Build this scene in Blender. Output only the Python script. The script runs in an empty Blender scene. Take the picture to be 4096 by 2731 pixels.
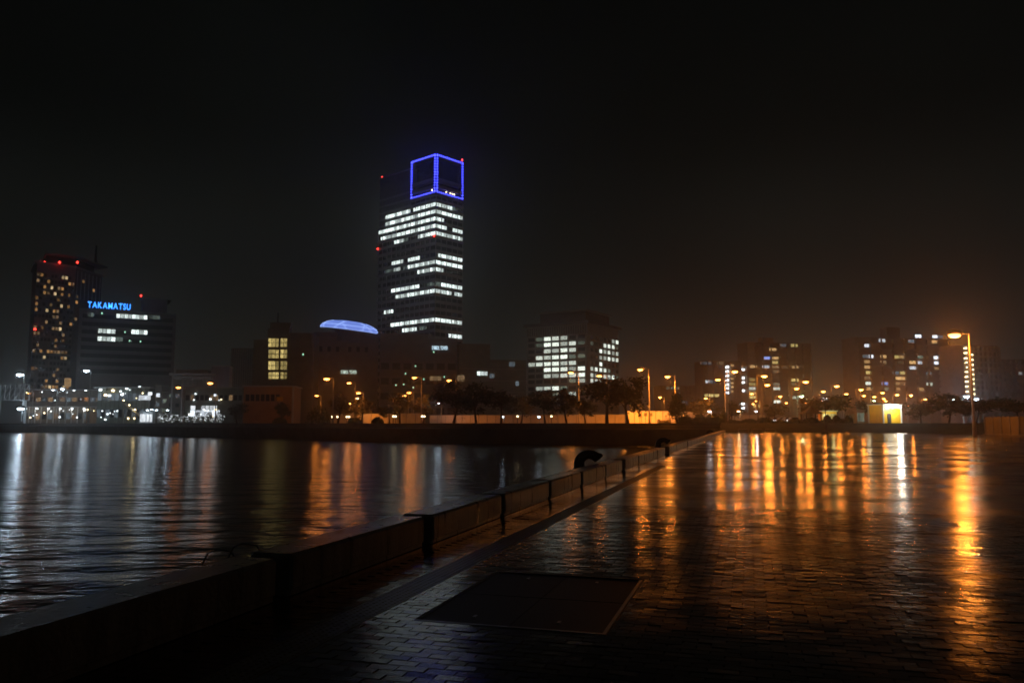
import bpy, math, random
from mathutils import Vector, Matrix
random.seed(11)
sc = bpy.context.scene
R = math.radians

# ------------------------------------------------------------------ camera
CAM_H = 1.55
F = 3185.0                      # focal length in photograph pixels (4096 wide)
PITCH = math.atan((1693 - 1365.5) / F)
cam_d = bpy.data.cameras.new('camera')
cam = bpy.data.objects.new('camera', cam_d)
sc.collection.objects.link(cam)
cam_d.sensor_width = 36.0
cam_d.lens = 36.0 * F / 4096.0
cam_d.clip_start = 0.1
cam_d.clip_end = 9000
cam.location = (0, 0, CAM_H)
cam.rotation_euler = (R(90) + PITCH, 0, 0)
sc.camera = cam
cam_d.dof.use_dof = True
cam_d.dof.focus_distance = 9.0
cam_d.dof.aperture_fstop = 2.8

# ------------------------------------------------------------------ night sky
world = bpy.data.worlds.new('World')
sc.world = world
world.use_nodes = True
wn = world.node_tree
wn.nodes.clear()
w_out = wn.nodes.new('ShaderNodeOutputWorld')
w_bg = wn.nodes.new('ShaderNodeBackground')
w_tc = wn.nodes.new('ShaderNodeTexCoord')
w_sep = wn.nodes.new('ShaderNodeSeparateXYZ')
w_ramp = wn.nodes.new('ShaderNodeValToRGB')
wn.links.new(w_tc.outputs['Generated'], w_sep.inputs[0])
wn.links.new(w_sep.outputs['Z'], w_ramp.inputs[0])
cr = w_ramp.color_ramp
cr.interpolation = 'EASE'
cr.elements[0].position = 0.0
cr.elements[0].color = (0.0160, 0.0178, 0.0150, 1)
cr.elements[1].position = 0.62
cr.elements[1].color = (0.0011, 0.0014, 0.0013, 1)
e = cr.elements.new(0.2)
e.color = (0.0060, 0.0067, 0.0058, 1)
e = cr.elements.new(0.36)
e.color = (0.0024, 0.0028, 0.0025, 1)
# faint cloud mottling, the same all round
w_no = wn.nodes.new('ShaderNodeTexNoise')
w_no.inputs['Scale'].default_value = 2.2
w_no.inputs['Detail'].default_value = 4
w_mr = wn.nodes.new('ShaderNodeMapRange')
w_mr.inputs['From Min'].default_value = 0.3
w_mr.inputs['From Max'].default_value = 0.7
w_mr.inputs['To Min'].default_value = 0.6
w_mr.inputs['To Max'].default_value = 1.25
wn.links.new(w_tc.outputs['Generated'], w_no.inputs['Vector'])
wn.links.new(w_no.outputs['Fac'], w_mr.inputs['Value'])
wn.links.new(w_ramp.outputs['Color'], w_bg.inputs['Color'])
wn.links.new(w_mr.outputs[0], w_bg.inputs['Strength'])
wn.links.new(w_bg.outputs[0], w_out.inputs['Surface'])

vs = sc.view_settings
vs.view_transform = 'Standard'
vs.look = 'None'
vs.exposure = 0.0
vs.gamma = 1.0
vs.use_curve_mapping = False
cy = sc.cycles
cy.use_denoising = True
cy.use_adaptive_sampling = False
cy.max_bounces = 6
cy.glossy_bounces = 3
cy.diffuse_bounces = 2
cy.volume_bounces = 1
cy.transmission_bounces = 3
cy.sample_clamp_indirect = 3.0
cy.use_light_tree = True

# ------------------------------------------------------------------ projection helpers (photograph pixel -> direction)
SP, CP = math.sin(PITCH), math.cos(PITCH)
def ratio(u, v):                      # X/Y of the ray through a pixel
    xc = (u - 2048) / F; yc = (1365.5 - v) / F
    return xc / (CP - yc * SP)
def zat(X, Y, v):                     # height at ground position (X, Y) seen at image row v
    k = (1365.5 - v) / F
    return CAM_H + Y * (k * CP + SP) / (CP - k * SP)
def at(u, v, Y):
    X = ratio(u, v) * Y
    return Vector((X, Y, zat(X, Y, v)))
def along(cx, cy_, dx, dy, u, v):     # distance along a horizontal line where the ray through the pixel crosses it
    r = ratio(u, v)
    return (r * cy_ - cx) / (dx - r * dy)

# ------------------------------------------------------------------ materials
MATS = {}
def mat_new(name):
    m = bpy.data.materials.new(name); m.use_nodes = True
    MATS[name] = m
    return m, m.node_tree, m.node_tree.nodes['Principled BSDF']
def N(nt, t, **kw):
    n = nt.nodes.new(t)
    for k, v in kw.items():
        if k in n.inputs: n.inputs[k].default_value = v
        else: setattr(n, k, v)
    return n
def surf(name, col, rough=0.7, var=0.35, scale=1.5, bump=0.2, bscale=12.0, metal=0.0, spec=0.5):
    m, nt, b = mat_new(name)
    tc = N(nt, 'ShaderNodeTexCoord'); geo = N(nt, 'ShaderNodeNewGeometry')
    n1 = N(nt, 'ShaderNodeTexNoise', Scale=scale, Detail=6.0, Roughness=0.6)
    nt.links.new(geo.outputs['Position'], n1.inputs['Vector'])
    r = N(nt, 'ShaderNodeValToRGB')
    r.color_ramp.elements[0].position = 0.3; r.color_ramp.elements[1].position = 0.75
    r.color_ramp.elements[0].color = tuple(c * (1 - var) for c in col) + (1,)
    r.color_ramp.elements[1].color = tuple(min(1, c * (1 + var)) for c in col) + (1,)
    nt.links.new(n1.outputs['Fac'], r.inputs[0])
    nt.links.new(r.outputs[0], b.inputs['Base Color'])
    b.inputs['Roughness'].default_value = rough
    b.inputs['Metallic'].default_value = metal
    b.inputs['Specular IOR Level'].default_value = spec
    if bump:
        n2 = N(nt, 'ShaderNodeTexNoise', Scale=bscale, Detail=4.0)
        nt.links.new(geo.outputs['Position'], n2.inputs['Vector'])
        bp = N(nt, 'ShaderNodeBump', Strength=bump, Distance=0.02)
        nt.links.new(n2.outputs['Fac'], bp.inputs['Height'])
        nt.links.new(bp.outputs[0], b.inputs['Normal'])
    return m
def lamp_mat(name, col, strength, sampling='NONE'):
    m, nt, b = mat_new(name)
    b.inputs['Base Color'].default_value = (0.8, 0.8, 0.8, 1)
    b.inputs['Emission Color'].default_value = (*col, 1)
    b.inputs['Emission Strength'].default_value = strength
    m.cycles.emission_sampling = sampling
    return m
def lit_mat(name, col, strength, sx=5.0, sz=3.0, contrast=0.6):
    """a lit room behind glass: bright luminaire rows, blinds and furniture break the light up; each pane differs"""
    m, nt, b = mat_new(name)
    b.inputs['Base Color'].default_value = (0.03, 0.03, 0.035, 1)
    b.inputs['Roughness'].default_value = 0.15
    tc = N(nt, 'ShaderNodeTexCoord'); oi = N(nt, 'ShaderNodeObjectInfo')
    mp = N(nt, 'ShaderNodeMapping'); mp.inputs['Scale'].default_value = (sx, sx, sz)
    nt.links.new(tc.outputs['Object'], mp.inputs['Vector'])
    cmb = N(nt, 'ShaderNodeVectorMath', operation='ADD')
    sc_ = N(nt, 'ShaderNodeMath', operation='MULTIPLY'); sc_.inputs[1].default_value = 37.0
    nt.links.new(oi.outputs['Random'], sc_.inputs[0])
    nt.links.new(mp.outputs[0], cmb.inputs[0]); nt.links.new(sc_.outputs[0], cmb.inputs[1])
    no = N(nt, 'ShaderNodeTexNoise', Scale=1.0, Detail=2.0)
    nt.links.new(cmb.outputs[0], no.inputs['Vector'])
    mr = N(nt, 'ShaderNodeMapRange'); mr.inputs['From Min'].default_value = 0.3; mr.inputs['From Max'].default_value = 0.7
    mr.inputs['To Min'].default_value = 1 - contrast; mr.inputs['To Max'].default_value = 1.25
    nt.links.new(no.outputs['Fac'], mr.inputs['Value'])
    mr2 = N(nt, 'ShaderNodeMapRange'); mr2.inputs['To Min'].default_value = 0.28; mr2.inputs['To Max'].default_value = 1.35
    nt.links.new(oi.outputs['Random'], mr2.inputs['Value'])
    mu = N(nt, 'ShaderNodeMath', operation='MULTIPLY')
    nt.links.new(mr.outputs[0], mu.inputs[0]); nt.links.new(mr2.outputs[0], mu.inputs[1])
    mu2 = N(nt, 'ShaderNodeMath', operation='MULTIPLY'); mu2.inputs[1].default_value = strength
    nt.links.new(mu.outputs[0], mu2.inputs[0])
    b.inputs['Emission Color'].default_value = (*col, 1)
    nt.links.new(mu2.outputs[0], b.inputs['Emission Strength'])
    m.cycles.emission_sampling = 'NONE'
    return m

surf('tower_wall', (0.30, 0.28, 0.27), 0.6, 0.15, 0.2, 0)
surf('office_wall', (0.36, 0.36, 0.33), 0.7, 0.15, 0.2, 0)
surf('dark_wall', (0.16, 0.15, 0.14), 0.7, 0.2, 0.3, 0)
surf('brown_wall', (0.20, 0.18, 0.145), 0.7, 0.2, 0.3, 0)
surf('green_wall', (0.22, 0.25, 0.21), 0.7, 0.2, 0.3, 0)
surf('pale_wall', (0.55, 0.55, 0.55), 0.6, 0.15, 0.3, 0)
surf('mauve_wall', (0.40, 0.40, 0.52), 0.6, 0.1, 0.3, 0)
surf('apart_wall', (0.33, 0.28, 0.24), 0.75, 0.15, 0.3, 0)
surf('yellow_wall', (0.75, 0.44, 0.02), 0.5, 0.12, 1.0, 0)
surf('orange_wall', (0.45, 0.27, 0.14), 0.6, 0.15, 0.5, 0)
surf('hoarding', (0.66, 0.60, 0.50), 0.5, 0.1, 0.5, 0)
surf('truss_white', (0.75, 0.78, 0.78), 0.4, 0.1, 1.0, 0)
surf('steel', (0.25, 0.25, 0.26), 0.35, 0.2, 3.0, 0, metal=0.7)
surf('pole_paint', (0.34, 0.33, 0.31), 0.4, 0.2, 2.0, 0)
surf('bitt_iron', (0.012, 0.012, 0.013), 0.22, 0.4, 14.0, 0.35, 30.0)
surf('mast_dark', (0.04, 0.04, 0.045), 0.5, 0.3, 2.0, 0)
surf('glass_dark', (0.02, 0.022, 0.025), 0.12, 0.3, 0.5, 0)
surf('asphalt', (0.045, 0.045, 0.045), 0.55, 0.3, 0.2, 0.3, 8.0)
surf('grass', (0.04, 0.055, 0.02), 0.9, 0.45, 0.8, 0.8, 6.0)
surf('bank_concrete', (0.09, 0.088, 0.08), 0.7, 0.35, 0.35, 0.3, 4.0)
surf('coping', (0.18, 0.17, 0.16), 0.35, 0.35, 0.8, 0.4, 16.0)
surf('bark', (0.06, 0.045, 0.03), 0.9, 0.3, 6.0, 0)
surf('tactile', (0.16, 0.115, 0.02), 0.3, 0.35, 7.0, 0.2, 40.0)
surf('hatch_plate', (0.008, 0.008, 0.008), 0.5, 0.3, 5.0, 0.25, 60.0, spec=0.08)
surf('hatch_edge', (0.14, 0.14, 0.13), 0.3, 0.3, 6.0, 0.2, 30.0, metal=0.3)
surf('drain_iron', (0.06, 0.05, 0.045), 0.2, 0.3, 6.0, 0.08, 40.0)
surf('rooftile', (0.07, 0.06, 0.05), 0.7, 0.3, 2.0, 0)
surf('car_paint', (0.35, 0.36, 0.40), 0.25, 0.1, 0.5, 0)
surf('tyre', (0.02, 0.02, 0.02), 0.8, 0.1, 0.5, 0)

# leaves: a little light comes through
def leaf_mat(name, col):
    m, nt, b = mat_new(name)
    geo = N(nt, 'ShaderNodeNewGeometry')
    n1 = N(nt, 'ShaderNodeTexNoise', Scale=1.3, Detail=3.0)
    nt.links.new(geo.outputs['Position'], n1.inputs['Vector'])
    r = N(nt, 'ShaderNodeValToRGB')
    r.color_ramp.elements[0].position = 0.35; r.color_ramp.elements[1].position = 0.65
    r.color_ramp.elements[0].color = tuple(c * 0.55 for c in col) + (1,)
    r.color_ramp.elements[1].color = tuple(c * 1.5 for c in col) + (1,)
    nt.links.new(n1.outputs['Fac'], r.inputs[0]); nt.links.new(r.outputs[0], b.inputs['Base Color'])
    b.inputs['Roughness'].default_value = 0.55
    b.inputs['Subsurface Weight'].default_value = 0.0
leaf_mat('leaf_dark', (0.045, 0.06, 0.022))
leaf_mat('leaf_olive', (0.11, 0.10, 0.03))
leaf_mat('leaf_pine', (0.035, 0.055, 0.025))

# concrete of the parapet: damp, streaked
m, nt, b = mat_new('parapet_concrete')
geo = N(nt, 'ShaderNodeNewGeometry'); oi = N(nt, 'ShaderNodeObjectInfo')
n1 = N(nt, 'ShaderNodeTexNoise', Scale=1.1, Detail=8.0, Roughness=0.65)
n2 = N(nt, 'ShaderNodeTexNoise', Scale=22.0, Detail=4.0)
mp = N(nt, 'ShaderNodeMapping'); mp.inputs['Scale'].default_value = (5, 5, 0.7)
nt.links.new(geo.outputs['Position'], mp.inputs[0]); nt.links.new(mp.outputs[0], n1.inputs['Vector'])
nt.links.new(geo.outputs['Position'], n2.inputs['Vector'])
r = N(nt, 'ShaderNodeValToRGB')
r.color_ramp.elements[0].position = 0.3; r.color_ramp.elements[1].position = 0.72
r.color_ramp.elements[0].color = (0.15, 0.135, 0.11, 1); r.color_ramp.elements[1].color = (0.36, 0.33, 0.28, 1)
nt.links.new(n1.outputs['Fac'], r.inputs[0]); nt.links.new(r.outputs[0], b.inputs['Base Color'])
rr = N(nt, 'ShaderNodeMapRange'); rr.inputs['To Min'].default_value = 0.12; rr.inputs['To Max'].default_value = 0.5
nt.links.new(n1.outputs['Fac'], rr.inputs['Value']); nt.links.new(rr.outputs[0], b.inputs['Roughness'])
bp = N(nt, 'ShaderNodeBump', Strength=0.5, Distance=0.01)
nt.links.new(n2.outputs['Fac'], bp.inputs['Height']); nt.links.new(bp.outputs[0], b.inputs['Normal'])

# quay frame: a runs along the quay, b away from the water
QU = Vector((0.284, 0.9588, 0)).normalized()
QW = Vector((QU.y, -QU.x, 0))
QO = Vector((0, 0, 0)) - QW * 4.0
def q(a, b, z=0.0):
    return QO + QU * a + QW * b + Vector((0, 0, z))
QROT = math.atan2(QU.y, QU.x)        # local x along the quay, local -y away from the water

# wet brick paving
def wet_brick(name, joints):
    m, nt, b = mat_new(name)
    geo = N(nt, 'ShaderNodeNewGeometry'); oi = N(nt, 'ShaderNodeObjectInfo')
    mp = N(nt, 'ShaderNodeMapping'); mp.vector_type = 'TEXTURE'
    mp.inputs['Location'].default_value = QO; mp.inputs['Rotation'].default_value = (0, 0, QROT - R(90))
    nt.links.new(geo.outputs['Position'], mp.inputs[0])
    big = N(nt, 'ShaderNodeTexNoise', Scale=0.30, Detail=7.0, Roughness=0.62)
    nt.links.new(mp.outputs[0], big.inputs['Vector'])
    mid = N(nt, 'ShaderNodeTexNoise', Scale=2.4, Detail=4.0)
    nt.links.new(mp.outputs[0], mid.inputs['Vector'])
    fine = N(nt, 'ShaderNodeTexNoise', Scale=55.0, Detail=3.0)
    nt.links.new(mp.outputs[0], fine.inputs['Vector'])
    bt = N(nt, 'ShaderNodeTexBrick', Scale=1.0)
    bt.inputs['Brick Width'].default_value = 0.2; bt.inputs['Row Height'].default_value = 0.1
    bt.inputs['Mortar Size'].default_value = 0.006; bt.inputs['Mortar Smooth'].default_value = 0.3
    bt.inputs['Color1'].default_value = (0.05, 0.033, 0.025, 1); bt.inputs['Color2'].default_value = (0.085, 0.052, 0.036, 1)
    bt.inputs['Mortar'].default_value = (0.04, 0.036, 0.03, 1)
    nt.links.new(mp.outputs[0], bt.inputs['Vector'])
    if joints:
        col = bt.outputs['Color']
    else:
        r = N(nt, 'ShaderNodeValToRGB')
        r.color_ramp.elements[0].color = (0.045, 0.03, 0.023, 1); r.color_ramp.elements[1].color = (0.09, 0.055, 0.038, 1)
        wn_ = N(nt, 'ShaderNodeTexWhiteNoise', noise_dimensions='1D')
        ri = N(nt, 'ShaderNodeAttribute', attribute_name='piece', attribute_type='GEOMETRY')
        ad = N(nt, 'ShaderNodeMath', operation='ADD')
        nt.links.new(oi.outputs['Random'], ad.inputs[0]); nt.links.new(ri.outputs['Fac'], ad.inputs[1])
        nt.links.new(ad.outputs[0], wn_.inputs['W'])
        nt.links.new(wn_.outputs['Value'], r.inputs[0])
        col = r.outputs[0]
    mx = N(nt, 'ShaderNodeMix', data_type='RGBA', blend_type='MULTIPLY'); mx.inputs[0].default_value = 0.6
    r2 = N(nt, 'ShaderNodeValToRGB')
    r2.color_ramp.elements[0].position = 0.3; r2.color_ramp.elements[0].color = (0.45, 0.45, 0.45, 1)
    r2.color_ramp.elements[1].position = 0.7; r2.color_ramp.elements[1].color = (1.2, 1.2, 1.2, 1)
    nt.links.new(mid.outputs['Fac'], r2.inputs[0])
    nt.links.new(col, mx.inputs[6]); nt.links.new(r2.outputs[0], mx.inputs[7])
    nt.links.new(mx.outputs[2], b.inputs['Base Color'])
    rr = N(nt, 'ShaderNodeMapRange'); rr.inputs['From Min'].default_value = 0.40; rr.inputs['From Max'].default_value = 0.60
    rr.inputs['To Min'].default_value = 0.06; rr.inputs['To Max'].default_value = 0.25
    nt.links.new(big.outputs['Fac'], rr.inputs['Value']); nt.links.new(rr.outputs[0], b.inputs['Roughness'])
    b.inputs['IOR'].default_value = 1.30
    # relief: film of water fills the low places
    hs = N(nt, 'ShaderNodeMath', operation='MULTIPLY'); hs.inputs[1].default_value = 0.45
    nt.links.new(fine.outputs['Fac'], hs.inputs[0])
    hm = N(nt, 'ShaderNodeMath', operation='MULTIPLY_ADD'); hm.inputs[1].default_value = 1.6
    nt.links.new(mid.outputs['Fac'], hm.inputs[0]); nt.links.new(hs.outputs[0], hm.inputs[2])
    h = hm.outputs[0]
    if joints:
        sb = N(nt, 'ShaderNodeMath', operation='MULTIPLY_ADD'); sb.inputs[1].default_value = -0.9
        nt.links.new(bt.outputs['Fac'], sb.inputs[0]); nt.links.new(h, sb.inputs[2])
        h = sb.outputs[0]
    bp = N(nt, 'ShaderNodeBump', Strength=0.5, Distance=0.0045)
    nt.links.new(h, bp.inputs['Height']); nt.links.new(bp.outputs[0], b.inputs['Normal'])
    return m
wet_brick('wet_paving', True)
wet_brick('wet_paver', False)

# harbour water
m, nt, b = mat_new('water')
geo = N(nt, 'ShaderNodeNewGeometry')
b.inputs['Base Color'].default_value = (0.004, 0.009, 0.013, 1)
b.inputs['Roughness'].default_value = 0.16
b.inputs['IOR'].default_value = 1.33
def wave(scale, sx, sy, rot, det):
    mp = N(nt, 'ShaderNodeMapping'); mp.inputs['Scale'].default_value = (sx, sy, 1); mp.inputs['Rotation'].default_value = (0, 0, rot)
    nt.links.new(geo.outputs['Position'], mp.inputs[0])
    n = N(nt, 'ShaderNodeTexNoise', Scale=scale, Detail=det, Roughness=0.5)
    nt.links.new(mp.outputs[0], n.inputs['Vector'])
    return n.outputs['Fac']
w1 = wave(0.55, 0.45, 1.0, R(12), 2.0); w2 = wave(2.4, 0.55, 1.0, R(-14), 3.0)
a1 = N(nt, 'ShaderNodeMath', operation='MULTIPLY_ADD'); a1.inputs[1].default_value = 0.26
nt.links.new(w2, a1.inputs[0]); nt.links.new(w1, a1.inputs[2])
bp = N(nt, 'ShaderNodeBump', Strength=0.9, Distance=0.24)
nt.links.new(a1.outputs[0], bp.inputs['Height']); nt.links.new(bp.outputs[0], b.inputs['Normal'])

# lights, lit rooms, and lamplight painted into the dish roof
SOD = (1.0, 0.265, 0.028)
lamp_mat('sodium_lens', (1.0, 0.34, 0.065), 11.0)
lamp_mat('white_lens', (0.74, 0.89, 1.0), 11.0)
lamp_mat('green_lens', (0.75, 1.0, 0.55), 14.0)
lamp_mat('small_white', (0.84, 0.94, 1.0), 4.0)
lamp_mat('small_warm', (1.0, 0.78, 0.42), 6.0)
lamp_mat('fairy_white', (0.88, 0.93, 1.0), 1.6)
lamp_mat('exit_green', (0.45, 1.0, 0.65), 1.6)
lamp_mat('red_lamp', (1.0, 0.03, 0.02), 8.0)
lamp_mat('led_blue', (0.045, 0.055, 1.0), 5.0)
lamp_mat('sign_blue', (0.03, 0.25, 1.0), 3.2)
lamp_mat('sign_white', (0.75, 0.95, 0.80), 0.9)
lamp_mat('sign_ice', (0.60, 0.85, 1.0), 1.3)
lamp_mat('roof_baked_light', (0.20, 0.33, 1.0), 0.80)  # skin is no lamp: blue light falling on it is painted as emission
lamp_mat('strut_baked_light', (0.34, 0.50, 1.0), 0.95)  # same painted blue light, stronger on struts and rings
lit_mat('lit_office', (0.86, 1.0, 0.96), 1.9, 6.0, 3.0, 0.8)
lit_mat('lit_office_dim', (0.60, 0.78, 0.70), 0.16)
lit_mat('lit_green', (0.90, 1.0, 0.86), 1.4, 9.0, 4.0, 0.75)
lit_mat('lit_green_dim', (0.8, 1.0, 0.75), 0.16, 9.0, 4.0, 0.8)
lit_mat('lit_warm', (1.0, 0.60, 0.24), 0.75, 6.0, 3.0, 0.7)
lit_mat('lit_warm_dim', (1.0, 0.62, 0.30), 0.22, 6.0, 3.0, 0.7)
lit_mat('lit_yellow', (1.0, 0.76, 0.26), 0.75, 7.0, 3.0, 0.7)
lit_mat('lit_cool', (0.82, 0.90, 1.0), 2, 6.0, 3.0, 0.7)
lit_mat('lit_cool_dim', (0.66, 0.84, 0.98), 0.18, 6.0, 3.0, 0.7)
lit_mat('lit_blue', (0.30, 0.42, 1.0), 0.8, 6.0, 3.0, 0.6)
lit_mat('lit_hotel', (1.0, 0.50, 0.16), 0.34, 3.0, 2.0, 0.5)
lit_mat('lit_hotel_pale', (1.0, 0.72, 0.38), 0.75, 3.0, 2.0, 0.5)
lit_mat('shop_white', (0.9, 0.95, 1.0), 1.1, 3.0, 2.0, 0.3)

# ------------------------------------------------------------------ object helpers
COL = sc.collection
def link(o, parent=None):
    COL.objects.link(o)
    if parent is not None: o.parent = parent
    return o
def tag(o, label=None, cat=None, group=None, kind=None):
    if label: o['label'] = label
    if cat: o['category'] = cat
    if group: o['group'] = group
    if kind: o['kind'] = kind
    return o
def thing(name, label, cat, loc=(0, 0, 0), rotz=0.0, group=None):
    o = bpy.data.objects.new(name, None)
    o.empty_display_size = 0.3
    o.location = loc; o.rotation_euler = (0, 0, rotz)
    return tag(link(o), label, cat, group)
def mesh(name, verts, faces, mat, parent=None, smooth=False):
    me = bpy.data.meshes.new(name)
    me.from_pydata([tuple(v) for v in verts], [], faces)
    me.materials.append(MATS[mat])
    if smooth:
        for p in me.polygons: p.use_smooth = True
    me.update()
    return link(bpy.data.objects.new(name, me), parent)
CUBE_V = [(x, y, z) for x in (-.5, .5) for y in (-.5, .5) for z in (-.5, .5)]
CUBE_F = [(0, 1, 3, 2), (4, 6, 7, 5), (0, 4, 5, 1), (2, 3, 7, 6), (0, 2, 6, 4), (1, 5, 7, 3)]
_cubes = {}
def box(name, c, s, mat, parent=None, rotz=0.0, rot=None):
    """one box-shaped piece, sharing the mesh with alike pieces"""
    k = mat
    if k not in _cubes:
        me = bpy.data.meshes.new('block_' + mat)
        me.from_pydata(CUBE_V, [], CUBE_F); me.materials.append(MATS[mat]); _cubes[k] = me
    o = bpy.data.objects.new(name, _cubes[k])
    o.location = c; o.scale = s
    o.rotation_euler = rot if rot else (0, 0, rotz)
    return link(o, parent)
class MB:
    """collects shapes into one mesh"""
    def __init__(self): self.v = []; self.f = []
    def box(self, c, s, rotz=0.0):
        n = len(self.v); cz, sz = math.cos(rotz), math.sin(rotz)
        for x, y, z in CUBE_V:
            X, Y = x * s[0], y * s[1]
            self.v.append((c[0] + X * cz - Y * sz, c[1] + X * sz + Y * cz, c[2] + z * s[2]))
        self.f += [tuple(i + n for i in f) for f in CUBE_F]; return self
    def bar(self, p, r_, t):
        """square bar between two points"""
        p, r_ = Vector(p), Vector(r_); d = (r_ - p).normalized()
        a = d.orthogonal().normalized(); bb = d.cross(a)
        n = len(self.v)
        for e in (p, r_):
            for i, j in ((-1, -1), (1, -1), (1, 1), (-1, 1)):
                self.v.append(tuple(e + (a * i + bb * j) * t * .5))
        self.f += [tuple(i + n for i in f) for f in ((0, 1, 2, 3), (7, 6, 5, 4), (0, 4, 5, 1), (1, 5, 6, 2), (2, 6, 7, 3), (3, 7, 4, 0))]; return self
    def tube(self, pts, rad, seg=8, cap=True):
        pts = [Vector(p) for p in pts]; n0 = len(self.v)
        if not isinstance(rad, (list, tuple)): rad = [rad] * len(pts)
        prev = None
        for i, p in enumerate(pts):
            d = (pts[min(i + 1, len(pts) - 1)] - pts[max(i - 1, 0)]).normalized()
            a = d.orthogonal().normalized() if prev is None else (prev - d * prev.dot(d)).normalized()
            prev = a; bb = d.cross(a)
            for k in range(seg):
                t = 2 * math.pi * k / seg
                self.v.append(tuple(p + (a * math.cos(t) + bb * math.sin(t)) * rad[i]))
        for i in range(len(pts) - 1):
            for k in range(seg):
                k2 = (k + 1) % seg
                self.f.append((n0 + i * seg + k, n0 + i * seg + k2, n0 + (i + 1) * seg + k2, n0 + (i + 1) * seg + k))
        if cap:
            self.f.append(tuple(n0 + k for k in reversed(range(seg))))
            self.f.append(tuple(n0 + (len(pts) - 1) * seg + k for k in range(seg)))
        return self
    def lathe(self, prof, seg=24, c=(0, 0, 0)):
        n0 = len(self.v)
        for r_, z in prof:
            for k in range(seg):
                t = 2 * math.pi * k / seg
                self.v.append((c[0] + r_ * math.cos(t), c[1] + r_ * math.sin(t), c[2] + z))
        for i in range(len(prof) - 1):
            for k in range(seg):
                k2 = (k + 1) % seg
                self.f.append((n0 + i * seg + k, n0 + i * seg + k2, n0 + (i + 1) * seg + k2, n0 + (i + 1) * seg + k))
        return self
    def build(self, name, mat, parent=None, smooth=False):
        return mesh(name, self.v, self.f, mat, parent, smooth)
def prism(name, pts, z0, z1, mat, parent=None):
    n = len(pts)
    v = [(p[0], p[1], z0) for p in pts] + [(p[0], p[1], z1) for p in pts]
    f = [tuple(range(n, 2 * n)), tuple(reversed(range(n)))] + [(i, (i + 1) % n, n + (i + 1) % n, n + i) for i in range(n)]
    return mesh(name, v, f, mat, parent)
_glow = {}
def glow(parent, loc, col, power, radius=0.25, key=None):
    """the light a lamp gives, kept with the lamp"""
    k = (col, round(power, 1), radius, key)
    if k not in _glow:
        ld = bpy.data.lights.new('lamp_light', 'SPOT' if key == 'down' else 'POINT')
        if key == 'down': ld.spot_size = R(162); ld.spot_blend = 0.7
        ld.color = col; ld.energy = power; ld.shadow_soft_size = radius
        _glow[k] = ld
    o = bpy.data.objects.new('lamp_light', _glow[k])
    o.location = loc
    return link(o, parent)

# ------------------------------------------------------------------ ground, water, quay
GZ = 1.6                                # level of the town behind the basin
WZ = -2.3
PZ = -0.007                             # bedding under the pavers
tag(mesh('water', [(-2500, -150, WZ), (300, -150, WZ), (300, 520, WZ), (-2500, 520, WZ)], [(0, 1, 2, 3)], 'water'), kind='structure')
EDGE_B = -1.0
c_end = q(146, EDGE_B)
plz = [q(-100, EDGE_B), c_end, Vector((57, 138, 0)), Vector((72, 108, 0)), Vector((150, 70, 0)), Vector((2500, 60, 0)), Vector((2500, -150, 0)), Vector((60, -150, 0))]
plaza = tag(mesh('plaza', [(p.x, p.y, PZ) for p in plz], [tuple(reversed(range(len(plz))))], 'wet_paving'), kind='structure')
# quay face towards the water
f0, f1 = q(-100, EDGE_B), q(146, EDGE_B)
tag(mesh('quay_wall', [(f0.x, f0.y, -4), (f1.x, f1.y, -4), (f1.x, f1.y, PZ), (f0.x, f0.y, PZ)], [(0, 1, 2, 3)], 'bank_concrete'), kind='structure')
# coping stone along the edge
cp = MB()
for i in range(40):
    c = q(-20 + i * 4.1 + 2.0, EDGE_B + 0.2, 0.03)
    cp.box(c, (4.04, 0.44, 0.12), QROT)
tag(cp.build('quay_coping', 'coping'), kind='structure')

shore = [Vector((-2500, 480, 0)), Vector((-700, 450, 0)), Vector((-262, 402, 0)), Vector((-92, 236, 0)), Vector((-14, 156, 0)), Vector((c_end.x, c_end.y, 0))]
def offs(poly, d):
    out = []
    for i, p in enumerate(poly):
        a = poly[max(i - 1, 0)]; bb = poly[min(i + 1, len(poly) - 1)]
        t = (bb - a).normalized()
        out.append(p + Vector((-t.y, t.x, 0)) * d)
    return out
def strip(name, A, za, B, zb, mat, kind='structure', parent=None):
    n = len(A)
    v = [(p.x, p.y, za) for p in A] + [(p.x, p.y, zb) for p in B]
    f = [(i, i + 1, n + i + 1, n + i) for i in range(n - 1)]
    o = mesh(name, v, f, mat, parent)
    if kind: o['kind'] = kind
    return o
s0 = shore
s1 = offs(shore, 4.0); s2 = offs(shore, 4.3); s3 = offs(shore, 9.0); s4 = offs(shore, 9.3); 
strip('far_quay_wall', s0, -4.0, s0, 0.55, 'bank_concrete')
strip('lower_promenade', s0, 0.55, s1, 0.57, 'asphalt')
strip('promenade_step', s1, 0.57, s2, 1.05, 'bank_concrete')
strip('upper_promenade', s2, 1.05, s3, 1.07, 'asphalt')
strip('bank_step', s3, 1.07, s4, GZ, 'bank_concrete')
pe = [Vector((c_end.x, c_end.y, 0)), Vector((57, 138, 0)), Vector((72, 108, 0)), Vector((150, 70, 0)), Vector((2500, 60, 0))]
pb = offs(pe, 9.0)
pb[0] = s4[-1].copy()
strip('lawn_slope', pe, PZ - 0.01, pb, GZ + 0.004, 'grass')
back = [Vector((2500, 2600, 0)), Vector((-2500, 2600, 0))]
town = s4 + pb[1:] + back
tag(mesh('ground', [(p.x, p.y, GZ) for p in town], [tuple(range(len(town)))], 'asphalt'), kind='structure')
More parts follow.
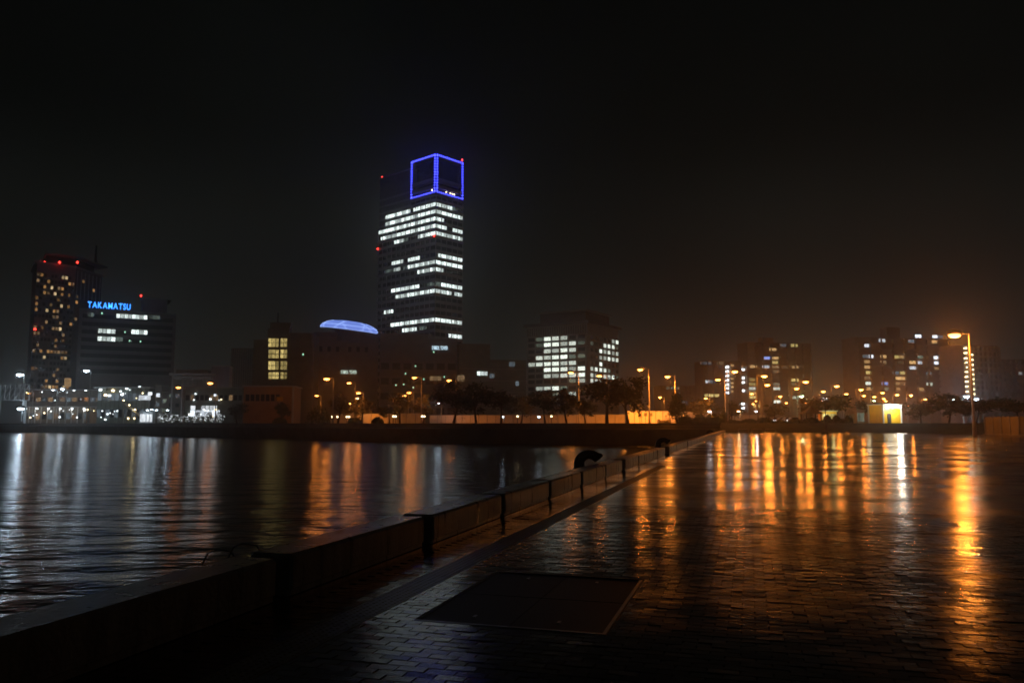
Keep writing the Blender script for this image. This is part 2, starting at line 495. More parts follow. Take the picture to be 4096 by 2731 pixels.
# lawn on the right behind the plaza
lawn = [pb[1], pb[2], pb[3], Vector((170, 170, 0)), Vector((75, 190, 0)), Vector((52, 165, 0))]
tag(mesh('lawn', [(p.x, p.y, GZ + 0.006) for p in lawn], [tuple(range(len(lawn)))], 'grass'), kind='structure')

# ---- near paving laid brick by brick
BW, BH = 0.2, 0.1
def brick_geo(a0, a1, b0, b1, z):
    """a chamfered paver in quay coordinates"""
    g, c = 0.0035, 0.0018
    a0 += g; a1 -= g; b0 += g; b1 -= g
    base = [(a0, b0), (a1, b0), (a1, b1), (a0, b1)]
    top = [(a0 + c, b0 + c), (a1 - c, b0 + c), (a1 - c, b1 - c), (a0 + c, b1 - c)]
    v = [(a, b_, PZ) for a, b_ in base] + [(a, b_, z - c * 2.2) for a, b_ in base] + [(a, b_, z) for a, b_ in top]
    f = []
    for i in range(4):
        j = (i + 1) % 4
        f.append((i, 4 + i, 4 + j, j)); f.append((4 + i, 8 + i, 8 + j, 4 + j))
    f.append((8, 11, 10, 9))
    return v, f
HA0, HA1, HB0, HB1 = 6.0, 8.2, 1.4, 2.95
TB0, TB1 = 0.75, 1.05
pav = []
for i in range(int((15.5 - 0.6) / BH)):
    a = 0.6 + i * BH
    off = (i % 2) * BW * .5
    bmin, bmax = 0.3, 7.0 + (a + 1) * 0.6
    k0 = int(bmin / BW)
    k = k0
    while True:
        b0 = k * BW + off; b1 = b0 + BW; k += 1
        if b0 > bmax: break
        if 12.64 < a + .05 < 12.8: continue
        for lo, hi in ((TB0, TB1), ):                       # cut bricks at the guide strip
            if b0 < lo < b1: b1 = lo
            elif b0 < hi < b1: b0 = hi
            elif b0 >= lo and b1 <= hi: b1 = b0
        if b1 - b0 < 0.02: continue
        ca, cb = a + BH / 2, (b0 + b1) / 2
        if HA0 - .001 < ca < HA1:
            if b0 < HB0 < b1: b1 = HB0
            elif b0 < HB1 < b1: b0 = HB1
            elif HB0 - .001 <= b0 and b1 <= HB1 + .001: continue
        cb = (b0 + b1) / 2
        if b1 - b0 < 0.02: continue
        p = q(ca, cb)
        if p.y < 2.0 or abs(p.x) > p.y * 0.8 + 2.6: continue
        pav.append((p.length + (0 if p.y > 4.6 and abs(p.x) < p.y * .68 else 50), a, a + BH, b0, b1))
pav.sort()
proto = {}
stuff_v, stuff_f, stuff_id = [], [], []
for n, (d, a0, a1, b0, b1) in enumerate(pav):
    dz = random.gauss(0, 0.0012)
    if n < 300:
        w = round(b1 - b0, 2)
        if w not in proto:
            v, f = brick_geo(-BH / 2, BH / 2, -w / 2, w / 2, 0.0)
            me = bpy.data.meshes.new('paver'); me.from_pydata([(x, -y, z) for x, y, z in v], [], [tuple(reversed(ff)) for ff in f]); me.materials.append(MATS['wet_paver'])
            proto[w] = me
        o = bpy.data.objects.new('paver', proto[w])
        o.location = q((a0 + a1) / 2, (b0 + b1) / 2, dz)
        o.rotation_euler = (random.gauss(0, .011), random.gauss(0, .011), QROT)
        link(o, plaza)
    else:
        v, f = brick_geo(a0, a1, b0, b1, dz)
        tx, ty = random.gauss(0, .011), random.gauss(0, .011); ca, cb = (a0 + a1) / 2, (b0 + b1) / 2
        k = len(stuff_v)
        for a, b_, z in v:
            zz = z + ((a - ca) * tx + (b_ - cb) * ty if z > PZ + .001 else 0)
            stuff_v.append(tuple(q(a, b_, zz)))
        stuff_f += [tuple(i + k for i in ff) for ff in f]
        stuff_id += [random.random()] * len(f)
o = mesh('pavers', stuff_v, stuff_f, 'wet_paver', plaza)
at_ = o.data.attributes.new('piece', 'FLOAT', 'FACE'); at_.data.foreach_set('value', stuff_id)
o['kind'] = 'stuff'
# ---- raised-dot guide tiles along the parapet
tv = MB(); tv.box((0, 0, -0.004), (0.294, 0.294, 0.012))
for i in range(5):
    for j in range(5):
        x, y = -0.115 + i * .0575, -0.115 + j * .0575
        n = len(tv.v)
        for rr_, z in ((.014, .002), (.008, .007)):
            for k in range(6):
                tv.v.append((x + rr_ * math.cos(k * 1.0472), y + rr_ * math.sin(k * 1.0472), z))
        tv.f += [(n + k, n + (k + 1) % 6, n + 6 + (k + 1) % 6, n + 6 + k) for k in range(6)] + [tuple(n + 6 + k for k in range(6))]
tile = tv.build('guide_tile', 'tactile', plaza)
tile.location = q(.75, (TB0 + TB1) / 2); tile.rotation_euler = (0, 0, QROT)
for i in range(1, 98):
    o = tile.copy(); o.location = q(.75 + i * .3, (TB0 + TB1) / 2, random.gauss(0, .001)); link(o, plaza)
# ---- service hatch let into the paving
hatch = thing('service_hatch', 'large dark rectangular access hatch with pale steel edging set in the brick paving', 'hatch', q((HA0 + HA1) / 2, (HB0 + HB1) / 2), QROT)
hl, hw = HA1 - HA0, HB1 - HB0
for s in (-1, 1):
    box('edging', (s * (hl / 2 - .025), 0, -.006), (0.035, hw - .01, 0.02), 'hatch_edge' if s < 0 else 'hatch_plate', hatch)
    box('edging', (0, s * (hw / 2 - .025), -.006), (hl - .09, 0.03, 0.018), 'hatch_edge' if s < 0 else 'hatch_plate', hatch)
for i in (-1, 1):
    for j in (-1, 1):
        box('cover_plate', (i * hl * .238, j * hw * .238, -0.010), (hl * .47, hw * .472, 0.014), 'hatch_plate', hatch)
        box('lifting_eye', (i * hl * .235 + .3 * i, j * hw * .225, -.001), (0.07, 0.025, 0.008), 'hatch_edge', hatch)
# ---- slot drains across the plaza
for a, lab in ((12.72, 'nearest dark slot drain crossing the wet paving from the parapet'), (23.5, 'middle slot drain crossing the wet paving beyond the hatch'), (36.0, 'farthest slot drain crossing the wet paving toward the lawn')):
    d = thing('slot_drain', lab, 'drain', q(a, 7.5), QROT, 'slot drains across the plaza')
    for s in (-1, 1): box('rail', (s * .06, 0, -0.006 if a < 15 else PZ), (0.02, 14.0, 0.012 if a < 15 else .004), 'drain_iron', d)
    for i in range(14): box('grate', (0, -6.5 + i, -0.008 if a < 15 else PZ - .001), (0.09, 0.96, 0.010 if a < 15 else .004), 'drain_iron', d)

# ---- parapet of concrete blocks
par = thing('parapet', 'low concrete block parapet running along the quay edge into the distance', 'parapet', q(0, 0))
def block_mesh(L):
    """one parapet block: chamfered top edges and a recessed foot with a drain slot under it"""
    h, w, c = 0.37, 0.45, 0.03
    prof = [(-.02, 0.0), (-.02, .05), (0, .06), (0, h - c), (-c, h), (-w + c, h), (-w, h - c), (-w, .06), (-w + .02, .05), (-w + .02, 0)]
    v, f = [], []
    n = len(prof)
    for x in (-L / 2, -L / 2 + c, L / 2 - c, L / 2):
        e = 1 if abs(x) > L / 2 - c / 2 else 0
        for y, z in prof:
            yy = y + (c * .6 if y < -w / 2 else -c * .6) * e
            v.append((x, yy * -1 * -1, z - (c * .5 * e if z > .3 else 0)))
    for i in range(3):
        for k in range(n):
            k2 = (k + 1) % n
            f.append((i * n + k, i * n + k2, (i + 1) * n + k2, (i + 1) * n + k))
    f.append(tuple(range(n))); f.append(tuple(reversed(range(3 * n, 4 * n))))
    me = bpy.data.meshes.new('block'); me.from_pydata([(x, -y - w, z) for x, y, z in v], [], f); me.materials.append(MATS['parapet_concrete'])
    return me
bm_long, bm_short = block_mesh(3.08), block_mesh(3.0)
# local frame of the parapet: x along the quay, +y towards the water
par.rotation_euler = (0, 0, QROT)
a = 6.4 - 3.3 * 4
wide = [26.1, 41.2]
blocks = []
while a < 144:
    L = 3.08
    for wv in wide:
        if a - 0.2 < wv < a + L: a = wv + 0.75
    o = bpy.data.objects.new('block', bm_long)
    o.location = (a + .11 + L / 2, 0.45 + random.gauss(0, .012), 0.0)
    o.rotation_euler = (0, 0, random.gauss(0, .004))
    link(o, par)
    a += 3.3
# ---- bent mooring bitts outside the parapet
def bitt(u, v, label):
    r_ = ratio(u, v); o0 = q(0, -.78); a_ = (r_ * o0.y - o0.x) / (QU.x - r_ * QU.y)
    t = thing('mooring_bitt', label, 'bollard', q(a_, -.78, 0.09), 0.0, 'mooring bitts along the quay')
    t.scale = (.9, .9, .76)
    path = [(-.30, 0, 0)] + [(-.30 + .01 * i, 0, .1 * i) for i in range(1, 4)]
    for k in range(9):
        th = math.pi - k * math.pi * .62 / 8
        path.append((.06 + .34 * math.cos(th) , 0, .34 + .34 * math.sin(th)))
    path.append((.37, 0, .55)); 
    rad = [.21, .2, .19, .185] + [.185] * 9 + [.18]
    MB().tube(path, rad, 14).build('post', 'bitt_iron', t, True)
    MB().lathe([(0, 0), (.36, 0), (.36, .05), (.22, .09), (0, .09)], 18, (-.30, 0, 0)).build('base_flange', 'bitt_iron', t)
    MB().tube([(.31, 0, .60), (.40, 0, .51)], [.21, .2], 14).build('lip', 'bitt_iron', t, True)
bitt(2350, 1840, 'nearest black curved iron mooring bitt behind the concrete parapet')
bitt(2650, 1770, 'middle black curved iron mooring bitt behind the concrete parapet')
bitt(2838, 1715, 'farthest black curved mooring bitt near the end of the parapet')
# ---- ladder hand rails at the quay edge
lad = thing('quay_ladder', 'thin bent steel ladder rails standing at the water edge beyond the parapet', 'ladder', q(6.85, -.85, 0.09), QROT)
for i, x in enumerate((-.2, .2)):
    MB().tube([(x, -.15, 0), (x, -.15, .24), (x, -.1, .31), (x, .05, .33), (x, .16, .28), (x, .24, .1), (x, .24, -.6)], .009, 8).build('hand_rail', 'mast_dark', lad, True)
lad.scale = (1, 1, .8)
for k in range(3):
    MB().tube([(-.2, .24, -.15 - k * .2), (.2, .24, -.15 - k * .2)], .012, 6).build('rung', 'steel', lad)

# ------------------------------------------------------------------ buildings
class Bld:
    """a block given by the photograph position of its near corner; local x runs along its right face, local y along its left face"""
    def __init__(s, name, label, u, v, Y, az, uR=None, uL=None, wR=None, wL=None, cat='building', group=None):
        s.cx, s.cy = ratio(u, v) * Y, Y
        s.dR = (math.sin(R(az)), math.cos(R(az))); s.dL = (-s.dR[1], s.dR[0])
        s.wR = wR if uR is None else along(s.cx, s.cy, *s.dR, uR, v)
        s.wL = wL if uL is None else along(s.cx, s.cy, *s.dL, uL, v)
        s.root = thing(name, label, cat, (s.cx, s.cy, GZ), R(90 - az), group)
    def zc(s, v): return zat(s.cx, s.cy, v) - GZ          # height above ground at the corner
    def pos(s, face, u, v):
        d = s.dR if face == 'R' else s.dL
        k = along(s.cx, s.cy, *d, u, v)
        return k, zat(s.cx + d[0] * k, s.cy + d[1] * k, v) - GZ
    def body(s, z1, mat, name='wall', x0=0, x1=None, y0=0, y1=None, z0=0, over=0):
        x1 = s.wR if x1 is None else x1; y1 = s.wL if y1 is None else y1
        return box(name, ((x0 + x1) / 2, (y0 + y1) / 2, (z0 + z1) / 2), (x1 - x0 + over * 2, y1 - y0 + over * 2, z1 - z0), mat, s.root)
    def pane(s, face, k, z, w, h, mat, name='window', out=0.06):
        if face == 'R': return box(name, (k, -out / 2, z), (w, out, h), mat, s.root)
        return box(name, (-out / 2, k, z), (out, w, h), mat, s.root)
    def pane_px(s, face, u, v, w, h, mat, name='window', out=0.06):
        k, z = s.pos(face, u, v)
        return s.pane(face, k, z, w, h, mat, name, out)
    def red(s, p):
        l = MB().lathe([(0, 0), (.28, 0), (.4, .25), (.4, .8), (.25, 1.1), (0, 1.15)], 8, p).build('aviation_light', 'red_lamp', s.root)
        return l

# ---- the tall office tower with the blue crown
T = Bld('office_tower', 'tallest tower with white lit office floors and a blue light cube on top', 1743, 800, 430, 42, uR=1852, uL=1517)
c3 = lambda x, y: (1400 + x * .5421, 550 + y * .5421)
zroof = T.zc(783)                         # top of the shaft under the crown
T.body(zroof - 14.0, 'glass_dark', 'curtain_wall')
T.body(zroof, 'glass_dark', 'curtain_wall', y1=T.wL * .42, z0=zroof - 14.0)
zl = T.pos('L', 1530, 745)[1]
zsh = T.pos('L', 1522, 716)[1]
T.body(zsh, 'dark_wall', 'plant_storey', x0=.4, x1=T.wR - .4, y0=T.wL * .42 + .1, y1=T.wL - .2, z0=zroof - 13.9)
for i in range(5):
    box('louvre_band', (T.wR / 2, T.wL * .71, zroof - 9.5 + i * 4.0), (T.wR - .3, T.wL * .58 - .5, 1.2), 'tower_wall', T.root)
box('roof_slab', (T.wR / 2, T.wL * .71 + .15, zsh + .3), (T.wR + .4, T.wL * .575, .6), 'tower_wall', T.root)
rows_y = [490 + 53.2 * i for i in range(-4, 27)]
zz = [T.zc(c3(630, y)[1]) for y in rows_y]
for i, z in enumerate(zz):
    if z < 1: continue
    top = i < 3
    y1 = T.wL * .42 if z > zroof - 14.6 else T.wL
    # spandrel band between the ribbon windows
    box('spandrel', (T.wR / 2, y1 / 2, z - 2.05), (T.wR + .7, y1 + .7, 1.75), 'tower_wall', T.root)
for k in range(1, 13):
    y = T.wL * k / 12.0
    zt = zroof if y <= T.wL * .42 else zroof - 14.2
    box('mullion', (-.12, y - (.2 if k == 12 else 0), zt / 2), (.34, .35, zt), 'tower_wall', T.root)
for k in range(0, 6):
    x = T.wR * k / 5.0
    box('mullion', (min(max(x, .2), T.wR - .2), -.12, zroof / 2), (.35, .34, zroof), 'tower_wall', T.root)
lit_rows = {
 0: ([(265, 455), (465, 635)], [(630, 752)]), 1: ([(265, 635)], [(630, 845)]), 2: ([(212, 430), (440, 630)], [(630, 695)]),
 3: ([(230, 420), (440, 630)], [(630, 720), (765, 845)]), 4: ([(320, 385), (500, 630)], [(630, 845)]),
 7: ([(315, 390), (435, 510)], [(660, 840)]), 8: ([(320, 370), (430, 630)], [(625, 840)]), 9: ([(500, 628)], [(620, 690)]),
 11: ([(310, 505)], [(675, 838)]), 12: ([(335, 620)], [(617, 740), (775, 838)]), 14: ([(250, 320)], []),
 16: ([(310, 620)], [(612, 835)]), 17: ([(390, 495)], []), 18: ([], [(725, 820)])}
dim_rows = {0: ([], [(755, 800)]), 4: ([(388, 425)], []), 8: ([(255, 318), (395, 428)], []), 11: ([(565, 625)], [(617, 670)]), 17: ([(520, 560)], []), 18: ([(320, 410)], [])}
for i, y in enumerate(rows_y):
    ri = i - 4
    for face, nmod, W in (('L', 24, T.wL), ('R', 10, T.wR)):
        fi = 0 if face == 'L' else 1
        for m_ in range(nmod):
            k = (m_ + .5) * W / nmod
            z = zz[i] - .1
            d = T.dL if face == 'L' else T.dR
            px = T.cx + d[0] * k; py = T.cy + d[1] * k
            c = py * CP + (z + GZ - CAM_H) * SP
            u = 2048 + F * px / c
            xcrop = (u - 1400) / .5421
            for table, mt in ((lit_rows, 'lit_office'), (dim_rows, 'lit_office_dim')):
                if ri in table and any(lo - 2 <= xcrop <= hi + 2 for lo, hi in table[ri][fi]):
                    T.pane(face, k, z, W / nmod * .9, 2.0, mt)
# crown: an open cube frame outlined with blue lamps
S = T.wR
zb, zt = T.zc(768), T.zc(617)
crown = thing('light_crown', 'open square frame outlined with dotted blue lamps on the tower roof', 'light frame', (T.cx, T.cy, GZ + zb - 1.2), R(90 - 42))
H = zt - zb
for (x, y) in ((0, 0), (S, 0), (S, S), (0, S)):
    box('corner_post', (x + (.9 if x == 0 else -.9), y + (.9 if y == 0 else -.9), (H + 2.4) / 2), (1.5, 1.5, H + 2.4), 'dark_wall', crown)
for z in (1.2, H + 1.2):
    for y in (.9, S - .9): box('beam', (S / 2, y, z), (S - 3.4, 1.4, 1.5), 'dark_wall', crown)
    for x in (.9, S - .9): box('beam', (x, S / 2, z), (1.4, S - 3.4, 1.5), 'dark_wall', crown)
box('core', (S / 2 + .6, S / 2 + .6, H * .5), (S * .78, S * .78, H * .96), 'glass_dark', crown)
led = MB().lathe([(0, -.5), (.46, -.2), (.46, .2), (0, .5)], 6)
led_o = None
def led_at(p):
    global led_o
    if led_o is None:
        led_o = led.build('blue_lamp', 'led_blue', crown); led_o.location = p
    else:
        o = led_o.copy(); o.location = p; link(o, crown)
nl = 14
for face in 'LR':
    for i in range(nl):
        t = (i + .5) / nl
        for e in (.7,):
            for (s_, z) in ((e, 1.2 + H * t), (S - e, 1.2 + H * t), (S * t, 1.2 + e - .5), (S * t, 1.2 + H - e + .5)):
                led_at((s_, -.25, z) if face == 'R' else (-.25, s_, z))
for x in (.35, .5, .58, .65): box('roof_lamp', (S * x, -.5, 2.6), (.45, .3, .6), 'small_warm', crown)
box('roof_lamp', (-.5, S * .12, 2.6), (.3, .5, .6), 'small_warm', crown)
T.red((S - .5, .4, zt + 1.3)); T.red((1.0, T.wL - 1, zsh + .6))
T.red((-.9, .2, T.zc(947))); T.red((-.8, T.wL - .3, T.pos('L', 1514, 1000)[1]))

# ---- hotel slab on the left
hA = at(149, 1052, 430); hB_r = ratio(303, 1073); hC_r = ratio(408, 1109)
dx, dy = math.sin(R(43)), math.cos(R(43))
kB = along(hA.x, hA.y, dx, dy, 303, 1073)
hB = Vector((hA.x + dx * kB, hA.y + dy * kB, 0))
kC = along(hB.x, hB.y, .02, 1, 408, 1109)
hC = Vector((hB.x + .02 * kC, hB.y + kC, 0))
hotel = thing('hotel_tower', 'tall hotel slab at left with scattered amber lit windows and red roof lamps', 'building', (hA.x, hA.y, GZ))
ztop = hA.z - GZ
loc = lambda p: (p.x - hA.x, p.y - hA.y)
pts = [(0, 0), loc(hB), loc(hC), (loc(hC)[0] - 24, loc(hC)[1] + 6), (-18, 26)]
prism('wall', pts, 0, ztop, 'dark_wall', hotel)
big = [(p[0] * 1.06 - .8, p[1] * 1.06 - .8) for p in pts]
prism('roof_slab', big, ztop + .002, ztop + 1.2, 'tower_wall', hotel)
mid = [(p[0] * .75 + 1.5, p[1] * .75 + 5) for p in pts]
prism('sky_lounge', mid, ztop + 1.2, ztop + 5.5, 'glass_dark', hotel)
prism('lounge_roof', [(p[0] * .98 + 2.5, p[1] * .98 + 3) for p in pts], ztop + 5.5, ztop + 6.6, 'dark_wall', hotel)
mp_ = at(384, 1010, 462)
MB().tube([(mp_.x - hA.x, mp_.y - hA.y, ztop + 6.6), (mp_.x - hA.x, mp_.y - hA.y, ztop + 17.0)], [.9, .5], 8).build('mast', 'mast_dark', hotel)
for (u, v) in ((165, 1012), (180, 1024), (240, 1016), (310, 1044)):
    p = at(u, v, 436)
    MB().lathe([(0, -.4), (.55, -.2), (.55, .5), (0, .9)], 8, (p.x - hA.x, p.y - hA.y, ztop + 1.4)).build('aviation_light', 'red_lamp', hotel)
p = at(141, 1318, 428)
MB().lathe([(0, -.4), (.55, -.2), (.55, .5), (0, .9)], 8, (p.x - hA.x, p.y - hA.y - .3, p.z - GZ)).build('aviation_light', 'red_lamp', hotel)
ang = math.atan2(dy, dx)
rnd = random.Random(5)
bright = {(1, 9): 2, (4, 6): 1, (3, 9): 2, (6, 12): 2}
nfl = 24
hlit = []
for r_ in range(nfl):
    z = 7 + r_ * (ztop - 10) / nfl
    for c_ in range(11):
        t = (c_ + .5) / 11
        px, py = hB.x - hA.x, hB.y - hA.y
        pr = rnd.random()
        mt = 'glass_dark'
        if 2 < r_:
            if pr < .15: mt = 'lit_hotel'
            elif pr < .18: mt = 'lit_hotel_pale'
            elif pr < .32: mt = 'lit_warm_dim'
        if mt == 'glass_dark' and rnd.random() < .35: continue
        nx, ny = math.sin(ang), -math.cos(ang)
        box('window', (px * t + nx * .05, py * t + ny * .05, z), (1.25, .1, 1.7), mt, hotel, ang)
kL = math.hypot(hC.x - hB.x, hC.y - hB.y); ang2 = math.atan2(hC.y - hB.y, hC.x - hB.x)
for r_ in range(4, nfl):
    z = 7 + r_ * (ztop - 10) / nfl
    for c_ in range(5):
        t = (c_ + .5) / 5
        if rnd.random() > .16: continue
        nx, ny = math.sin(ang2), -math.cos(ang2)
        box('window', (hB.x - hA.x + (hC.x - hB.x) * t + nx * .05, hB.y - hA.y + (hC.y - hB.y) * t + ny * .05, z), (2.2, .1, 1.7), rnd.choice(['lit_warm_dim', 'lit_hotel']), hotel, ang2)
for k in range(7):
    t = (k + .5) / 7
    box('fin', (hB.x - hA.x + (hC.x - hB.x) * t + .15, hB.y - hA.y + (hC.y - hB.y) * t, ztop - 9), (.3, .3, 16), 'pale_wall', hotel, ang2)

# ---- port terminal with the rooftop sign
P = Bld('port_terminal', 'dark office block carrying the blue rooftop sign, few white lit windows', 318, 1240, 392, 62, uR=706, wL=30)
zt = P.zc(1238)
P.body(zt, 'dark_wall')
P.body(zt + .8, 'green_wall', 'parapet_wall', z0=zt + .002, over=.15)
k0, k1 = P.pos('R', 572, 1200)[0], P.pos('R', 672, 1200)[0]
P.body(zt + 8.2, 'dark_wall', 'penthouse', x0=k0, x1=k1, y0=4, y1=18, z0=zt + .8)
P.body(zt + 9.0, 'green_wall', 'penthouse_roof', x0=k0 - 1, x1=k1 + 2, y0=3.2, y1=19, z0=zt + 8.2)
nr = 8
for i in range(nr):
    v = 1262 + i * 31.5
    z = P.zc(v)
    if z < 5: break
    box('ribbon_glass', (P.wR / 2, -.02, z), (P.wR - 3, .2, 2.1), 'glass_dark', P.root)
    box('sill', (P.wR / 2, -.12, z - 1.25), (P.wR - 2.4, .4, .3), 'green_wall', P.root)
def span(b, face, u0, u1, v, h, mat, mod=1.8, out=.2):
    k0, z = b.pos(face, u0, v); k1, _ = b.pos(face, u1, v)
    n = max(1, round((k1 - k0) / mod))
    for i in range(n):
        b.pane(face, k0 + (i + .5) * (k1 - k0) / n, z, (k1 - k0) / n * .88, h, mat, out=out + .04)
span(P, 'R', 465, 590, 1263, 2.0, 'lit_office'); span(P, 'R', 595, 640, 1268, 2.0, 'lit_office_dim'); span(P, 'R', 350, 376, 1258, 2.0, 'lit_office_dim')
span(P, 'R', 392, 462, 1323, 2.1, 'lit_office'); span(P, 'R', 525, 590, 1327, 2.1, 'lit_office'); span(P, 'R', 390, 462, 1354, 2.1, 'lit_office'); span(P, 'R', 464, 492, 1356, 2.1, 'lit_office_dim')
for u, v in ((408, 1253), (518, 1363), (562, 1366), (500, 1328)): P.pane_px('R', u, v, .5, .7, 'exit_green', 'exit_lamp', .26)
P.red((P.wR * .62, 5, zt + 9.2))

def letters(word, root, height, width, mat, depth=.35):
    """raised letters, one mesh each, laid out along local x"""
    obs = []
    x = 0.0
    for ch in word:
        if ch == ' ': x += .45; continue
        cu = bpy.data.curves.new('letter', 'FONT'); cu.body = ch; cu.extrude = .5; cu.offset = .018
        to = bpy.data.objects.new('letter_tmp', cu); COL.objects.link(to)
        dg = bpy.context.evaluated_depsgraph_get()
        me = bpy.data.meshes.new_from_object(to.evaluated_get(dg))
        bpy.data.objects.remove(to); bpy.data.curves.remove(cu)
        xs = [v.co.x for v in me.vertices]; w = max(xs) - min(xs); mn = min(xs)
        ys = [v.co.y for v in me.vertices]; hh = max(ys)
        for v in me.vertices:
            X, Y_, Z_ = v.co; v.co = (X - mn, Z_ * 1.0, Y_)
        me.name = 'letter'; me.materials.clear(); me.materials.append(MATS[mat])
        for p_ in me.polygons: p_.material_index = 0
        obs.append((me, x, w)); x += w + .12
    tot = x - .12
    for me, x0, w in obs:
        o = bpy.data.objects.new('letter', me)
        o.location = (x0 * width / tot, 0, 0); o.scale = (width / tot, depth, height / .73)
        link(o, root)
k0, z0 = P.pos('R', 350, 1234); k1, _ = P.pos('R', 522, 1234)
sx, sy = P.cx + P.dR[0] * k0, P.cy + P.dR[1] * k0
sign = thing('rooftop_sign', 'glowing blue capital letters spelling the city name on the roof edge', 'sign', (sx, sy, GZ + zt + .8), R(90 - 62))
letters('TAKAMATSU', sign, 3.1, k1 - k0, 'sign_blue')
for c in sign.children: c.location.z += .55
box('support_rail', ((k1 - k0) / 2, .3, .35), (k1 - k0 + 1, .15, .15), 'mast_dark', sign)
for i in range(8): box('support_post', ((k1 - k0) * i / 7, .32, .14), (.14, .14, .28), 'mast_dark', sign)

# ---- civic hall and its blocks in front of the tower
Hh = Bld('concert_hall', 'broad dark hall below the roof dish with painted-in blue light, brownish blank walls', 1258, 1345, 395, 80, uR=1515, wL=34)
zt = Hh.zc(1345); Hh.body(zt, 'brown_wall'); Hh.body(zt + 2.2, 'dark_wall', 'roof_band', z0=zt + .002, over=.25)
for i in range(6):
    k = Hh.wR * (.1 + .13 * i + (.06 if i > 2 else 0)); Hh.pane('R', k, Hh.zc(1395), 1.6, 2.6, 'glass_dark', 'window', .12)
for i in range(9): box('pilaster', (Hh.wR * (i + .5) / 9, -.15, zt * .3), (.5, .4, zt * .58), 'brown_wall', Hh.root)
# dish roof, its blue lamplight put into skin, struts and rings as emission
dc = at(1398, 1330, 402)
dish = thing('roof_dish', 'saucer shaped roof above the hall, blue light painted into its skin and slanting struts', 'roof', (dc.x, dc.y, zat(dc.x, dc.y, 1322)))
rr_ = 229 / 3185 * 402 / 2
dome = [(1.0, 0.0), (.99, .9), (.93, 2.1), (.8, 3.2), (.6, 4.1), (.35, 4.6), (0.001, 4.8)]
MB().lathe([(rr_ * a_, z_) for a_, z_ in dome], 40).build('skin', 'roof_baked_light', dish, True)
MB().lathe([(0.001, -.25), (rr_ * .9, -.25), (rr_ * 1.01, -.05)], 40).build('soffit', 'mast_dark', dish)
for k in range(13):
    t0 = 2 * math.pi * k / 13; t1 = t0 + (.3 if k % 2 else -.3)
    path = []
    for (a_, z_), f_ in zip(dome[:5], (0, .25, .5, .75, 1)):
        t_ = t0 + (t1 - t0) * f_
        path.append((rr_ * (a_ + .012) * math.cos(t_), rr_ * (a_ + .012) * math.sin(t_), z_))
    MB().tube(path, .16, 5).build('strut', 'strut_baked_light', dish)
for (a_, z_) in (dome[0], dome[2]):
    MB().tube([(rr_ * (a_ + .01) * math.cos(t * .1571), rr_ * (a_ + .01) * math.sin(t * .1571), z_) for t in range(41)], .13, 5, False).build('ring', 'strut_baked_light', dish)
dish.rotation_euler = (R(3), R(7), 0)
MB().lathe([(rr_ * .5, -.31), (rr_ * .5, -6)], 24).build('drum', 'dark_wall', dish)
# white lettering on the hall and on the tower podium
hk0, hz = Hh.pos('R', 1364, 1494); hk1, _ = Hh.pos('R', 1426, 1494)
sg = thing('wall_sign', 'pale green lit lettering on the brown hall wall above two street lamps', 'sign', (Hh.cx + Hh.dR[0] * hk0 - Hh.dL[0] * .35, Hh.cy + Hh.dR[1] * hk0 - Hh.dL[1] * .35, GZ + hz), R(10))
letters('SYMBOL TOWER', sg, 1.7, hk1 - hk0, 'sign_white', .2)
box('backing_rail', ((hk1 - hk0) / 2, .25, .4), (hk1 - hk0, .2, .1), 'mast_dark', sg)
# podium
Pd = Bld('tower_podium', 'dark podium block in front of the tower foot with scattered small green lamps', 1520, 1330, 398, 82, uR=1830, wL=34)
zt = Pd.zc(1352); Pd.body(zt, 'dark_wall')
Pd.body(zt + 2.4, 'dark_wall', 'roof_storey', x0=.3, x1=Pd.wR * .62, y0=.4, y1=20, z0=zt + .002)
MB().tube([(Pd.wR * .58, 10, zt), (Pd.wR * .58, 10, zt + 3.0)], [6.0, 4.0], 16).build('roof_drum', 'dark_wall', Pd.root)
pk0, pz = Pd.pos('R', 1728, 1398); pk1, _ = Pd.pos('R', 1790, 1398)
sg = thing('wall_sign', 'icy white lit lettering on the dark podium right below the tower', 'sign', (Pd.cx + Pd.dR[0] * pk0 - Pd.dL[0] * .35, Pd.cy + Pd.dR[1] * pk0 - Pd.dL[1] * .35, GZ + pz), R(8))
letters('SYMBOL TOWER', sg, 1.9, pk1 - pk0, 'sign_ice', .2)
box('backing_rail', ((pk1 - pk0) / 2, .25, .4), (pk1 - pk0, .2, .1), 'mast_dark', sg)
for u, v in ((1662, 1464), (1622, 1494), (1615, 1537), (1653, 1549), (1695, 1516), (1777, 1507), (1735, 1408), (1584, 1540)):
    Pd.pane_px('R', u, v, .45, .6, 'exit_green', 'exit_lamp', .3)
for i in range(7):
    for j in range(4): Pd.pane('R', Pd.wR * (i + .5) / 7, 6 + j * 7.5, Pd.wR / 7 * .7, 3.2, 'glass_dark', 'window', .14)
span(Pd, 'R', 1718, 1765, 1513, 2.2, 'lit_warm_dim', 2.2)
